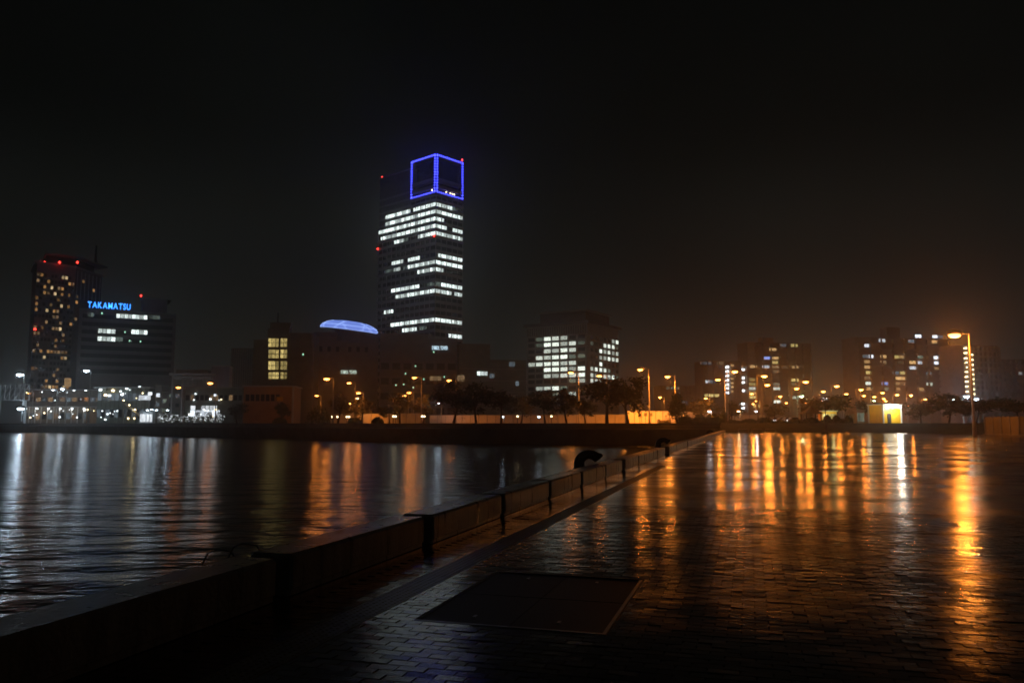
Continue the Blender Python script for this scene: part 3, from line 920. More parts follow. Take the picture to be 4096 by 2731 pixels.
# lower annex right of the podium
An = Bld('annex_block', 'low dim annex with two white lit windows right of the tower foot', 1835, 1370, 408, 76, uR=2105, wL=26)
zt = An.zc(1372); An.body(zt * .8, 'green_wall'); An.body(zt, 'green_wall', 'upper_wall', x1=An.wR * .47, y0=1.5, y1=20, z0=zt * .8 + .002)
for j in range(5):
    box('ledge', (An.wR / 2, -.12, 4 + j * 6), (An.wR - .5, .4, .4), 'office_wall', An.root)
span(An, 'R', 1908, 1950, 1493, 1.9, 'lit_office', 2.0); span(An, 'R', 1957, 1978, 1503, 2.2, 'lit_cool_dim', 2.0)
span(An, 'R', 2036, 2060, 1456, 2.4, 'lit_cool_dim', 2.0); span(An, 'R', 2062, 2076, 1532, 2.6, 'lit_cool_dim', 2.0)
span(An, 'R', 1912, 1958, 1573, 1.8, 'lit_cool_dim', 1.6); span(An, 'R', 1812, 1858, 1512, 3.0, 'lit_warm_dim', 2.0)

# ---- office block right of centre
O = Bld('office_block', 'wide office block right of the tower with a grid of pale lit windows', 2347, 1300, 450, 33, uR=2472, uL=2108)
zt = O.zc(1292); O.body(zt, 'office_wall')
O.body(zt + 1.6, 'dark_wall', 'roof_slab', z0=zt + .002, over=1.6)
O.body(zt + 7.5, 'dark_wall', 'penthouse', x0=2, x1=O.wR * .8, y0=2, y1=O.wL * .8, z0=zt + 1.6)
O.body(zt + 8.4, 'office_wall', 'penthouse_roof', x0=1, x1=O.wR * .86, y0=1, y1=O.wL * .84, z0=zt + 7.5)
for i in range(26):
    box('louvre', (-.2, O.wL * (i + .5) / 26, zt - 3.2), (.5, .35, 4.6), 'dark_wall', O.root)
c6 = lambda x, y: (2050 + x * .2678, 1230 + y * .2678)
Lc = [285, 400, 520, 642, 768, 895, 1030]; Rc = [1185, 1250, 1318, 1380, 1440, 1502, 1560]
ry = [430, 520, 617, 717, 815, 905, 1000, 1085, 1192, 1285, 1378]
litL = [[2, 3, 4], [2, 3, 4, 5], [2, 3, 4, 5], [1, 2, 3, 4], [0, 1, 2, 3, 4, 5], [2, 3, 4, 5, 6], [2, 3, 4, 5, 6], [6], [1, 2, 3], [5], [3]]
dimL = [[1], [1, 6], [], [5, 6], [], [], [], [5], [4], [3], []]
litR = [[5, 6], [3, 4, 5], [2, 3, 4, 5, 6], [2, 3, 4, 5, 6], [2], [0, 1, 2, 3], [0, 1, 2, 3, 4, 5], [0, 1, 2], [], [], []]
dimR = [[], [0, 6], [], [], [], [4], [6], [], [], [], []]
for j, y in enumerate(ry):
    zrow = O.zc(c6(1110, y)[1])
    for face, cols, lit, dm, w in (('L', Lc, litL, dimL, 4.4), ('R', Rc, litR, dimR, 3.3)):
        for i, x in enumerate(cols):
            k = O.pos(face, *c6(x, y))[0]
            wmax = O.wL if face == 'L' else O.wR
            if k < 1.4 or k > wmax - 1: k = min(max(k, 2.4 if face == 'L' else 1.8), wmax - 1.9)
            mt = 'lit_green' if i in lit[j] else 'lit_green_dim' if i in dm[j] else 'glass_dark'
            O.pane(face, k, zrow, w, 2.15, mt, 'window', .08)
    box('floor_ledge', (O.wR / 2, O.wL / 2, zrow - 1.6), (O.wR + .5, O.wL + .5, .45), 'office_wall', O.root)

# ---- buildings left of the hall
B1 = Bld('ribbed_block', 'dim greenish ribbed block left of the yellow lit stairwell', 925, 1390, 372, 84, uR=1022, wL=24)
zt = B1.zc(1392); B1.body(zt, 'green_wall')
for i in range(11): box('rib', (B1.wR * (i + .5) / 11, -.12, zt / 2), (.35, .3, zt - .6), 'office_wall', B1.root)
B2 = Bld('stairwell_block', 'brown block with a yellow lit glass stairwell of four landings', 1016, 1330, 368, 82, uR=1258, wL=26)
zt = B2.zc(1328); B2.body(zt, 'brown_wall', x0=B2.wR * .58); B2.body(zt - 3.5, 'brown_wall', x0=0, x1=B2.wR * .58 - .02)
ka, kb = B2.pos('R', 1072, 1330)[0], B2.pos('R', 1158, 1330)[0]
B2.body(zt + 1.8, 'dark_wall', 'stair_tower', x0=ka, x1=kb, y0=-1.2, y1=7)
B2.body(zt + 4.6, 'dark_wall', 'stair_cap', x0=ka + 1, x1=kb + .6, y0=-.8, y1=5, z0=zt + 1.8)
box('vent_mast', (ka + 4, 2, zt + 7), (.7, .7, 5), 'mast_dark', B2.root)
for j, v in enumerate((1371, 1416, 1462, 1502)):
    for (ua, ub) in ((1075, 1117), (1123, 1150)):
        k0, z = B2.pos('R', ua, v); k1, _ = B2.pos('R', ub, v)
        n = 3 if ua < 1100 else 2
        for i in range(n):
            box('window', (k0 + (i + .5) * (k1 - k0) / n, -1.26, z), ((k1 - k0) / n * .86, .12, 3.9 if j < 3 else 3.0), 'lit_yellow', B2.root)
        box('transom', ((k0 + k1) / 2, -1.36, z), (k1 - k0, .12, .25), 'mast_dark', B2.root)
for i in range(14): box('rib', (B2.wR * (.60 + .4 * (i + .3) / 14), -.12, zt / 2), (.3, .3, zt - .8), 'brown_wall', B2.root)
span(B2, 'R', 1208, 1215, 1417, .8, 'exit_green', 1.0)
# pale cube and canopy building
Cb = Bld('pale_cube', 'plain mauve cube building catching white light beside the flat canopy', 846, 1470, 340, 78, uR=918, wL=10)
zt = Cb.zc(1466); Cb.body(zt, 'mauve_wall'); box('coping', (Cb.wR / 2, Cb.wL / 2, zt + .2), (Cb.wR + .4, Cb.wL + .4, .4), 'pale_wall', Cb.root)
box('door', (Cb.wR * .5, -.06, 1.2), (1.6, .12, 2.4), 'dark_wall', Cb.root)
Cn = Bld('flat_canopy', 'wide flat white canopy roof on slim columns right of the terminal', 690, 1500, 335, 76, uR=850, wL=16, cat='canopy')
zt = Cn.zc(1500)
Cn.body(zt + .9, 'pale_wall', 'roof_deck', z0=zt, over=1.2); Cn.body(zt + 2.6, 'office_wall', 'roof_upstand', x0=1, x1=Cn.wR - 2, y0=2, y1=14, z0=zt + .9)
Cn.body(zt - .5, 'pale_wall', 'soffit', z0=zt - 1.0, over=.2)
for i in range(5):
    for y in (.4, 15): box('column', (Cn.wR * i / 4, y, (zt - 1) / 2), (.5, .5, zt - 1), 'pale_wall', Cn.root)
# grey low building and the orange one
Gl = Bld('grey_shed', 'low grey building with shop windows lit under its eaves', 742, 1560, 300, 86, uR=972, wL=14)
zt = Gl.zc(1552); Gl.body(zt, 'green_wall'); box('roof_edge', (Gl.wR / 2, Gl.wL / 2, zt + .2), (Gl.wR + .8, Gl.wL + .8, .4), 'office_wall', Gl.root)
for i in range(12): Gl.pane('R', Gl.wR * (i + .5) / 12, Gl.zc(1590), Gl.wR / 12 * .72, 2.0, 'glass_dark' if i not in (1, 5, 6, 9) else 'lit_warm_dim', 'window', .1)
for u0, u1 in ((762, 782), (804, 820), (822, 836), (838, 852), (853, 868)): span(Gl, 'R', u0, u1, 1630, 1.5, 'shop_white', 3.0, .1)
span(Gl, 'R', 660 + 100, 880, 1652, 2.2, 'lit_cool', 1.9, .1); Gl.pane_px('R', 862, 1580, 1.0, .8, 'lit_cool', 'window', .2)
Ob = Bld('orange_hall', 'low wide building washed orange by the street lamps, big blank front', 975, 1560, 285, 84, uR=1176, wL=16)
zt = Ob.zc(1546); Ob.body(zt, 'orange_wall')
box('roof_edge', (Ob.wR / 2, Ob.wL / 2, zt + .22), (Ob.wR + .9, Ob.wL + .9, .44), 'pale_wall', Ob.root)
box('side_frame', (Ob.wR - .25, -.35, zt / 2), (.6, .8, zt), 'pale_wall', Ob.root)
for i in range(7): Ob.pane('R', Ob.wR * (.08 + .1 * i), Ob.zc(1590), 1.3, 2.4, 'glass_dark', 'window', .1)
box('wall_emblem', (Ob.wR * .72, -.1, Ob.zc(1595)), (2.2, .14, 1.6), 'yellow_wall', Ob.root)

# ---- ferry pier buildings at the far left
Fp = Bld('ferry_terminal', 'long two storey ferry terminal behind rows of small white lamps', 96, 1560, 372, 84, uR=455, wL=16)
zt = Fp.zc(1560); Fp.body(zt, 'brown_wall')
box('eave', (Fp.wR / 2, -1.2, zt * .5), (Fp.wR, 3.2, .3), 'pale_wall', Fp.root); box('eave', (Fp.wR / 2, -.9, zt + .2), (Fp.wR + 1, 3.4, .35), 'pale_wall', Fp.root)
for i in range(15):
    x = Fp.wR * (i + .5) / 15
    box('column', (x, -2.4, zt * .25), (.3, .3, zt * .49), 'pale_wall', Fp.root)
    Fp.pane('R', x, zt * .72, Fp.wR / 15 * .75, 2.0, ['lit_warm_dim', 'glass_dark', 'lit_warm_dim', 'lit_cool_dim'][i % 4], 'window', .1)
    Fp.pane('R', x, zt * .22, Fp.wR / 15 * .8, 2.8, ['glass_dark', 'lit_cool_dim', 'lit_warm_dim'][i % 3], 'window', .1)
for u in (24 + 90, 159, 205, 251, 298, 346): 
    k = Fp.pos('R', u, 1634)[0]; box('ceiling_lamp', (k, -2.6, Fp.zc(1634)), (.8, .5, .45), 'small_white', Fp.root); glow(Fp.root, (k, -3.2, Fp.zc(1634) - .6), (1, .97, .9), 80, .2)
for u in (304, 351): 
    k = Fp.pos('R', u, 1560)[0]; box('ceiling_lamp', (k, -2.2, Fp.zc(1561)), (.8, .5, .45), 'small_white', Fp.root)
box('poster', (Fp.pos('R', 272, 1528)[0], -.3, Fp.zc(1528)), (3.0, .25, 4.0), 'lit_warm', Fp.root)
box('orange_shutter', (Fp.pos('R', 395, 1625)[0], -3.0, 2.6), (8.0, 1.0, 5.2), 'orange_wall', Fp.root)
# second pier hall with the stair
Pg = Bld('glass_pier_hall', 'glazed pier hall with bright upper lamps and a zigzag lit stair', 392, 1555, 352, 84, uR=600, wL=12)
zt = Pg.zc(1552); Pg.body(zt, 'green_wall')
box('roof_deck', (Pg.wR / 2, 3, zt + .25), (Pg.wR + 2, 12, .5), 'pale_wall', Pg.root)
for i in range(12):
    x = Pg.wR * (i + .5) / 12
    Pg.pane('R', x, zt * .75, Pg.wR / 12 * .85, 3.2, 'lit_cool_dim', 'window', .1); Pg.pane('R', x, zt * .28, Pg.wR / 12 * .85, 3.4, ['lit_cool_dim', 'glass_dark'][i % 2], 'window', .1)
    box('mullion', (x + Pg.wR / 24, -.2, zt / 2), (.25, .3, zt - .3), 'dark_wall', Pg.root)
for u, v, mt in ((405, 1559, 'small_white'), (455, 1562, 'small_warm'), (510, 1553, 'small_white'), (491, 1578, 'small_white'), (561, 1549, 'small_white'), (425, 1580, 'small_warm'), (441, 1582, 'small_white')):
    k, z = Pg.pos('R', u, v); box('ceiling_lamp', (k, -.9, z), (1.0, .6, .8), mt, Pg.root); box('lamp_bracket', (k, -.45, z), (.12, .6, .12), 'mast_dark', Pg.root)
st = thing('lit_stair', 'zigzag outdoor stair outlined by small yellow lamps beside the pier hall', 'stair', at(545, 1688, 338) * 1.0)
st.location.z = GZ
for i in range(16):
    box('step', (-5.5 + i * .7, 0, 8.6 - i * .55), (.75, 2.2, .18), 'pale_wall', st)
MB().bar((-5.8, 1.1, 8.8), (5.4, 1.1, .2), .3).build('stringer', 'pole_paint', st); MB().bar((-5.8, -1.1, 8.8), (5.4, -1.1, .2), .3).build('stringer', 'pole_paint', st)
for i in range(5):
    box('stair_lamp', (-5.2 + i * 2.5, -1.2, 9.6 - i * 1.95), (.5, .3, .5), 'small_warm', st); box('lamp_post', (-5.2 + i * 2.5, -1.1, 9.0 - i * 1.95), (.1, .1, 1.0), 'mast_dark', st)
box('landing_post', (-5.6, 0, 4.3), (.3, .3, 8.5), 'pole_paint', st)
glow(st, (0, -2.0, 6), (1, .75, .3), 160, .3)
rnd = random.Random(17)
for b_, ua, ub, n_ in ((Fp, 105, 445, 26), (Pg, 398, 595, 20), (Gl, 750, 890, 14)):
    for i in range(n_):
        u_ = ua + (ub - ua) * (i + rnd.random() * .8) / n_; v_ = rnd.choice((1572, 1600, 1640, 1655, 1668)) + rnd.gauss(0, 4)
        k, z = b_.pos('R', u_, v_)
        if z < .6 or z > b_.zc(1556): continue
        g = .28 + rnd.random() * .35
        box('bulkhead_lamp', (k, -.3 if b_ is not Fp else -2.9, z), (g, .3, g), rnd.choice(('small_white', 'small_white', 'fairy_white', 'small_warm')), b_.root)
# boarding bridge truss at the picture edge
tb0 = at(-60, 1565, 322); tb1 = at(98, 1565, 322)
tr = thing('boarding_bridge', 'white lattice truss boarding bridge at the left edge of the picture', 'bridge', (tb0.x, 322, GZ))
W = tb1.x - tb0.x; zt_, zb_ = zat(tb1.x, 322, 1536) - GZ, zat(tb1.x, 322, 1600) - GZ
for y in (0, 3.2):
    for z, nm in ((zt_, 'top_chord'), (zb_, 'bottom_chord'), ((zt_ * .72 + zb_ * .28), 'hand_rail')):
        box(nm, (W / 2, y, z), (W, .35, .4 if nm != 'hand_rail' else .2), 'truss_white', tr)
    n = 4
    for i in range(n + 1): box('upright', (W * i / n, y, (zt_ + zb_) / 2), (.25, .25, zt_ - zb_), 'truss_white', tr)
    for i in range(n): MB().bar((W * i / n, y, zb_), (W * (i + 1) / n, y, zt_), .25).build('diagonal', 'truss_white', tr)
box('deck', (W / 2, 1.6, zb_ - .05), (W, 3.0, .3), 'pale_wall', tr)
for x in (W * .3, W * .96): box('leg', (x, 1.6, zb_ / 2 - .1), (.6, 2.0, zb_ - .2), 'truss_white', tr)
# cabinets and kiosks of the pier edge
def kiosk(name, label, u0, u1, v, Y, h, wall, front, cat='kiosk', lamp=None):
    b = Bld(name, label, u0, v, Y, 86, uR=u1, wL=(u1 - u0) * Y / F * .6, cat=cat)
    b.body(h, wall); box('roof', (b.wR / 2, b.wL / 2, h + .12), (b.wR + .5, b.wL + .5, .24), 'pale_wall', b.root)
    n = max(2, round(b.wR / 2.2))
    for i in range(n): b.pane('R', b.wR * (i + .5) / n, h * .48, b.wR / n * .84, h * .7, front, 'window', .1)
    if lamp: glow(b.root, (b.wR / 2, -2.0, h * .7), lamp[0], lamp[1], .4)
    return b
kiosk('ticket_kiosk', 'brilliant white lit kiosk front beside the yellow stair', 560, 612, 1640, 330, 4.6, 'pale_wall', 'shop_white', lamp=((.7, .86, 1), 100))
fl = Bld('flood_sign', 'glaring white lit signboard on posts near the stair', 556, 1590, 334, 86, uR=602, wL=.8, cat='signboard')
z = fl.zc(1590); box('panel', (fl.wR / 2, 0, z), (fl.wR, .4, 2.0), 'shop_white', fl.root); box('panel_top', (fl.wR * .95, 0, z + 1.7), (1.6, .4, 1.4), 'shop_white', fl.root)
for x in (.12, .88): box('post', (fl.wR * x, .35, z / 2 - .3), (.3, .3, z + .4), 'pole_paint', fl.root)
glow(fl.root, (fl.wR / 2, -1.5, z), (.7, .86, 1), 160, .5)
for i, (u, v) in enumerate(((632, 1580), (658, 1603), (684, 1582), (710, 1583))):
    b = Bld('pier_office', ['pier office with one cool lit window next to the white signboard', 'pier office with two dim windows set low', 'narrow pier office with a faint greenish window', 'pier office beside the orange street lamp'][i], u - 12, v, 345, 86, uR=u + 13, wL=8)
    z = b.zc(v); b.body(z + 4.0 - i * .4, 'dark_wall'); b.pane('R', b.wR / 2, z, 1.5, 1.6, ['lit_cool', 'lit_green_dim', 'lit_green_dim', 'lit_cool_dim'][i], 'window', .1); b.pane('R', b.wR / 2, z - 4, 1.5, 1.6, ['lit_cool_dim', 'lit_green_dim', 'glass_dark', 'glass_dark'][i], 'window', .1)
    box('roof', (b.wR / 2, b.wL / 2, z + 4.2 - i * .4), (b.wR + .4, b.wL + .4, .4), 'green_wall', b.root)

# ---- apartments at the right
def apartment(name, label, u0, u1, vtop, Y, az, wins, w, h, cap=None, mat='apart_wall', floor=3.0, depth=14):
    b = Bld(name, label, u0, vtop, Y, az, uR=u1, wL=depth)
    zt = b.zc(vtop); b.body(zt, mat)
    box('roof_edge', (b.wR / 2, b.wL / 2, zt + .3), (b.wR + .4, b.wL + .4, .6), mat, b.root)
    if cap:
        k0 = b.pos('R', cap[0], vtop)[0]; k1 = b.pos('R', cap[1], vtop)[0]
        b.body(b.zc(cap[2]), mat, 'lift_tower', x0=k0, x1=k1, y0=3, y1=9, z0=zt + .6)
    n = int(zt / floor)
    for i in range(1, n):
        z = zt - i * floor
        box('balcony', (b.wR / 2, -.6, z + .35), (b.wR - .6, 1.2, 1.0), mat, b.root)
    for i in range(0, 9): box('party_wall', (b.wR * i / 8, -.7, zt / 2), (.25, 1.5, zt - .2), mat, b.root)
    for (u, v, mt) in wins:
        k, z = b.pos('R', u, v)
        fl_ = round((zt - z - 1.0) / floor); z = zt - fl_ * floor - 1.05
        if .5 < k < b.wR - .5: b.pane('R', k, z, w, h, mt, 'window', .12)
    return b
c66 = lambda x, y: (3200 + x * .381, 1250 + y * .381)
c55 = lambda x, y: (2500 + x * .3507, 1250 + y * .3507)
w3 = [(710, 360, 'lit_cool'), (860, 290, 'lit_cool'), (1165, 275, 'lit_cool_dim'), (1240, 262, 'lit_cool'), (1420, 243, 'lit_cool'), (1470, 243, 'lit_cool_dim'), (1415, 305, 'lit_warm'),
 (690, 465, 'lit_cool_dim'), (735, 460, 'lit_cool'), (875, 462, 'lit_warm'), (1005, 455, 'lit_yellow'), (1075, 452, 'lit_warm'), (1180, 500, 'lit_warm'), (1262, 495, 'lit_green_dim'), (1435, 480, 'lit_cool'), (1440, 535, 'lit_cool'), (1490, 548, 'lit_cool_dim'),
 (710, 525, 'lit_warm'), (875, 520, 'lit_warm_dim'), (1050, 515, 'lit_warm_dim'), (1180, 560, 'lit_cool'), (1250, 552, 'lit_cool'), (710, 582, 'lit_warm'), (725, 635, 'lit_yellow'), (1005, 628, 'lit_cool_dim'), (1080, 620, 'lit_yellow'), (1352, 615, 'lit_cool_dim'), (1440, 607, 'lit_warm_dim'), (1490, 602, 'lit_warm_dim'),
 (710, 692, 'lit_warm_dim'), (1020, 685, 'lit_warm'), (1080, 682, 'lit_warm'), (722, 752, 'lit_green'), (890, 747, 'lit_blue'), (1015, 742, 'lit_warm'), (1090, 742, 'lit_warm_dim'), (1358, 735, 'lit_green'), (735, 805, 'lit_warm'), (900, 800, 'lit_green_dim'), (1020, 800, 'lit_warm'), (1268, 797, 'lit_warm')]
apartment('apartment_slab', 'tall apartment slab behind the yellow kiosk, many mixed warm and white windows', 3428, 3792, 1352, 440, 78, [(*c66(x, y), m_) for x, y, m_ in w3], 3.9, 1.7, (3562, 3616, 1302))
w2 = [(1685, 400, 'lit_warm'), (1812, 392, 'lit_cool_dim'), (1930, 378, 'lit_yellow'), (1612, 515, 'lit_blue'), (1710, 515, 'lit_warm'), (1465, 590, 'lit_warm'), (1705, 570, 'lit_yellow'), (1605, 630, 'lit_cool'), (1720, 630, 'lit_warm_dim'), (1830, 620, 'lit_warm_dim'), (1940, 615, 'lit_warm'), (1735, 685, 'lit_warm_dim'),
 (1455, 750, 'lit_yellow'), (1455, 805, 'lit_yellow'), (1455, 855, 'lit_green'), (1730, 850, 'lit_green'), (1735, 795, 'lit_green_dim'), (1940, 783, 'lit_yellow'), (1930, 840, 'lit_warm_dim'), (1455, 905, 'lit_warm'), (1460, 965, 'lit_yellow'), (1950, 950, 'lit_green'), (1740, 1020, 'lit_green'), (1500, 1070, 'lit_yellow')]
apartment('apartment_slab', 'apartment slab in orange haze left of the taller slab, few yellow windows', 2985, 3240, 1372, 545, 80, [(*c55(x, y), m_) for x, y, m_ in w2], 5.2, 2.0, (3058, 3102, 1346))
A1 = apartment('apartment_slab', 'low far apartment slab with a white column of stair lamps', 2806, 2984, 1446, 520, 84, [(*c55(x, y), m_) for x, y, m_ in ((960, 780, 'lit_cool'), (950, 930, 'lit_yellow'), (1035, 925, 'lit_yellow'), (900, 590, 'lit_cool_dim'), (940, 585, 'lit_cool_dim'), (1090, 585, 'lit_warm_dim'), (1000, 780, 'lit_cool_dim'))], 5.0, 1.8)
for y in (620, 670, 720, 770, 820, 865, 915): A1.pane_px('R', *c55(1160, y), 1.6, 1.1, 'small_white', 'stair_lamp', 1.6); A1.pane_px('R', *c55(1215, y - 15), 1.8, 1.0, 'lit_warm', 'window', 1.5)
for y in (652, 747, 798, 890, 1040, 1087): A1.pane_px('R', *c55(1340, y), 1.5, 1.1, 'small_white', 'stair_lamp', 1.6)
A4 = apartment('apartment_slab', 'slim dark apartment block with two ladders of tiny amber lamps beside the tall street lamp', 3842, 3990, 1382, 420, 72, [(*c66(x, y), m_) for x, y, m_ in ((1875, 390, 'lit_warm_dim'), (1990, 640, 'lit_warm_dim'), (1880, 590, 'lit_warm_dim'))], 4.0, 1.5)
for i, y in enumerate((375, 425, 480, 525, 575, 625, 675, 725, 775, 830)): A4.pane_px('R', *c66(1722 + i * 1.5, y), .55, .5, 'small_warm', 'corridor_lamp', 1.7)
for i, y in enumerate((445, 498, 550, 600, 650, 700, 750, 805, 855)): A4.pane_px('R', *c66(1785 + i * 2.5, y), .55, .5, 'small_warm', 'corridor_lamp', 1.7)
apartment('apartment_slab', 'dim low apartment block at the right edge of the picture', 3990, 4180, 1440, 430, 80, [(*c66(x, y), m_) for x, y, m_ in ((2070, 595, 'lit_cool_dim'), (2320, 635, 'lit_cool_dim'), (2000, 640, 'lit_warm_dim'))], 3.0, 1.4)
apartment('apartment_slab', 'dim far block low in the orange haze left of the stair lamps', 2640, 2800, 1545, 500, 84, [(2680, 1556, 'lit_green_dim'), (2700, 1560, 'lit_green_dim'), (2735, 1610, 'lit_cool_dim')], 5.0, 1.4)

# ---- hoarding with panels lit by the street lamps
def hoarding(name, label, u0, u1, Y0, Y1, vt, n):
    p0, p1 = at(u0, vt, Y0), at(u1, vt, Y1)
    d = Vector((p1.x - p0.x, p1.y - p0.y, 0)); L = d.length; an = math.atan2(d.y, d.x)
    t = thing(name, label, 'wall', (p0.x, p0.y, GZ), an)
    h = p0.z - GZ
    for i in range(n):
        box('panel', ((i + .5) * L / n, random.gauss(0, .02), h / 2), (L / n - .08, .12, h), 'hoarding', t)
        box('post', (i * L / n, -.12, h / 2), (.12, .1, h + .1), 'pole_paint', t)
    box('cap_rail', (L / 2, 0, h + .06), (L, .25, .1), 'pale_wall', t)
    return t
h1 = hoarding('boundary_wall', 'bright orange lit panel wall right of the large dark tree', 2508, 2705, 186, 190, 1645, 7)
h2 = hoarding('boundary_wall', 'orange lit panel wall between the small pine and the railing', 2715, 2850, 192, 200, 1648, 5)
h3 = hoarding('boundary_wall', 'long low orange lit wall behind the row of park trees', 1720, 2500, 224, 200, 1662, 22)
h4 = hoarding('boundary_wall', 'dim reddish lit wall behind the autumn trees at left', 1325, 1700, 252, 228, 1657, 11)
hoarding('boundary_wall', 'faint orange wall beyond the parked cars and pavilion', 2905, 3060, 215, 215, 1660, 5)
hoarding('boundary_wall', 'short orange wall between the yellow kiosks', 3378, 3424, 182, 182, 1656, 2)
# notice boards in front of the bright wall
for i, (u, v) in enumerate(((2560, 1658), (2583, 1657), (2604, 1657))):
    p = at(u, 1690, 181)
    t = thing('notice_board', ['left of three small notice boards before the orange wall', 'middle of three small notice boards before the orange wall', 'right of three small notice boards before the orange wall'][i], 'sign', (p.x, 181, GZ), 0, 'notice boards before the orange wall')
    z = zat(p.x, 181, v) - GZ
    box('board', (0, 0, z), (.7, .06, .8), 'brown_wall', t); box('post', (0, .06, z / 2), (.08, .08, z), 'mast_dark', t)
# small stairs and the railing at the head of the basin
p = at(2648, 1690, 172)
sst = thing('bank_stair', 'small pale staircase catching orange light in front of the bright wall', 'stair', (p.x, 171, GZ))
for i in range(5): box('step', (0, -i * .5, .55 - i * .13), (2.0, .52, .14 + .0), 'hoarding', sst)
for s in (-1, 1): box('cheek_wall', (s * 1.1, -1.0, .4), (.2, 2.6, .8), 'hoarding', sst)
rl0, rl1 = at(2660, 1690, 166), at(2876, 1690, 160)
rl = thing('railing', 'dark picket railing along the bank at the head of the basin', 'railing', (rl0.x, rl0.y, GZ), math.atan2(rl1.y - rl0.y, rl1.x - rl0.x))
L = math.hypot(rl1.x - rl0.x, rl1.y - rl0.y)
for z in (.25, 1.05): box('rail', (L / 2, 0, z), (L, .06, .06), 'mast_dark', rl)
for i in range(46): box('picket', (L * i / 45, 0, .55), (.06, .05, 1.1), 'mast_dark', rl)
# low barriers at the plaza's far edge
for i, u in enumerate((2948, 3000, 3052)):
    p = at(u, 1727, 140); t = thing('low_barrier', ['left low steel hoop barrier at the far edge of the wet plaza', 'middle low steel hoop barrier at the far edge of the wet plaza', 'right low steel hoop barrier at the far edge of the wet plaza'][i], 'barrier', (p.x, 136, PZ), 0, 'low barriers at the plaza edge')
    MB().tube([(-.9, 0, 0), (-.9, 0, .5), (-.75, 0, .62), (.75, 0, .62), (.9, 0, .5), (.9, 0, 0)], .05, 8).build('hoop', 'steel', t, True)
    box('cross_bar', (0, 0, .3), (1.7, .05, .05), 'steel', t)

# ---- yellow lit kiosk on the lawn
Yk = Bld('yellow_kiosk', 'bright yellow park building with a glaring white lamp on its front', 3532, 1640, 150, 66, uR=3604, uL=3474)
zt = Yk.zc(1620); Yk.body(zt, 'yellow_wall')
box('roof', (Yk.wR / 2, Yk.wL / 2, zt + .1), (Yk.wR + .5, Yk.wL + .5, .2), 'pale_wall', Yk.root)
box('corner_post', (-.05, -.05, zt / 2), (.22, .22, zt), 'pale_wall', Yk.root)
box('corner_post', (-.05, Yk.wL - .05, zt / 2), (.22, .22, zt), 'pale_wall', Yk.root); box('corner_post', (Yk.wR - .05, -.05, zt / 2), (.22, .22, zt), 'pale_wall', Yk.root)
box('door', (Yk.wR * .32, -.04, zt * .27), (.9, .1, zt * .54), 'mast_dark', Yk.root)
box('wall_lamp', (Yk.wR * .5, -.3, zt - .3), (Yk.wR * .8, .25, .4), 'white_lens', Yk.root)
glow(Yk.root, (Yk.wR * .5, -1.5, zt - .4), (1, .95, .8), 900, .35)
glow(Yk.root, (-2.2, Yk.wL * .45, zt - .6), (1, .85, .5), 70, .3)
# second yellow lit shelter, pavilion, booth
y2 = kiosk('yellow_shelter', 'small yellow lit shelter half hidden by shrubs left of the white booth', 3287, 3346, 1650, 176, 2.5, 'yellow_wall', 'lit_yellow', 'shelter', ((.95, 1, .4), 160))
y3 = kiosk('white_booth', 'pale phone booth sized box left of the bright yellow kiosk', 3427, 3456, 1650, 158, 2.4, 'pale_wall', 'lit_green_dim', 'booth')
p = at(3245, 1690, 165)
gz = thing('garden_pavilion', 'dark open garden pavilion with a pyramid roof', 'pavilion', (p.x, 165, GZ))
MB().lathe([(0, 3.3), (2.6, 2.0), (2.7, 1.9), (0, 1.9)], 4).build('roof', 'rooftile', gz, False).rotation_euler = (0, 0, R(45))
for sx_ in (-1.5, 1.5):
    for sy_ in (-1.5, 1.5): box('post', (sx_, sy_, .97), (.16, .16, 1.94), 'bark', gz)
box('bench', (0, 1.2, .45), (2.6, .4, .08), 'bark', gz)
# dark pole with weighted base on the plaza
p = at(3284, 1735, 120)
dp = thing('dark_pole', 'slim dark unlit pole with a heavy base standing at the plaza edge', 'pole', (p.x, 118, PZ))
MB().tube([(0, 0, 0), (0, 0, 4.9)], [.09, .06], 8).build('shaft', 'mast_dark', dp); MB().lathe([(0, 0), (.75, 0), (.7, .25), (.3, .5), (.12, .6), (0, .6)], 12).build('base', 'mast_dark', dp); box('top_bracket', (.15, 0, 4.7), (.7, .12, .12), 'mast_dark', dp)
# fence at the right edge
fa, fb = at(3945, 1740, 113), at(4200, 1740, 98)
fc = thing('board_fence', 'tall dark fence at the right edge with lit metal posts', 'fence', (fa.x, fa.y, 0), math.atan2(fb.y - fa.y, fb.x - fa.x))
L = math.hypot(fb.x - fa.x, fb.y - fa.y)
for i in range(14): box('board', (L * (i + .5) / 14, 0, 1.2), (L / 14 - .04, .07, 2.5), 'brown_wall', fc)
for i in range(8): box('post', (L * i / 7, -.1, 1.25), (.12, .12, 2.6), 'steel', fc)
box('kerb', (L / 2, -.3, .02), (L, .35, .22), 'coping', fc)

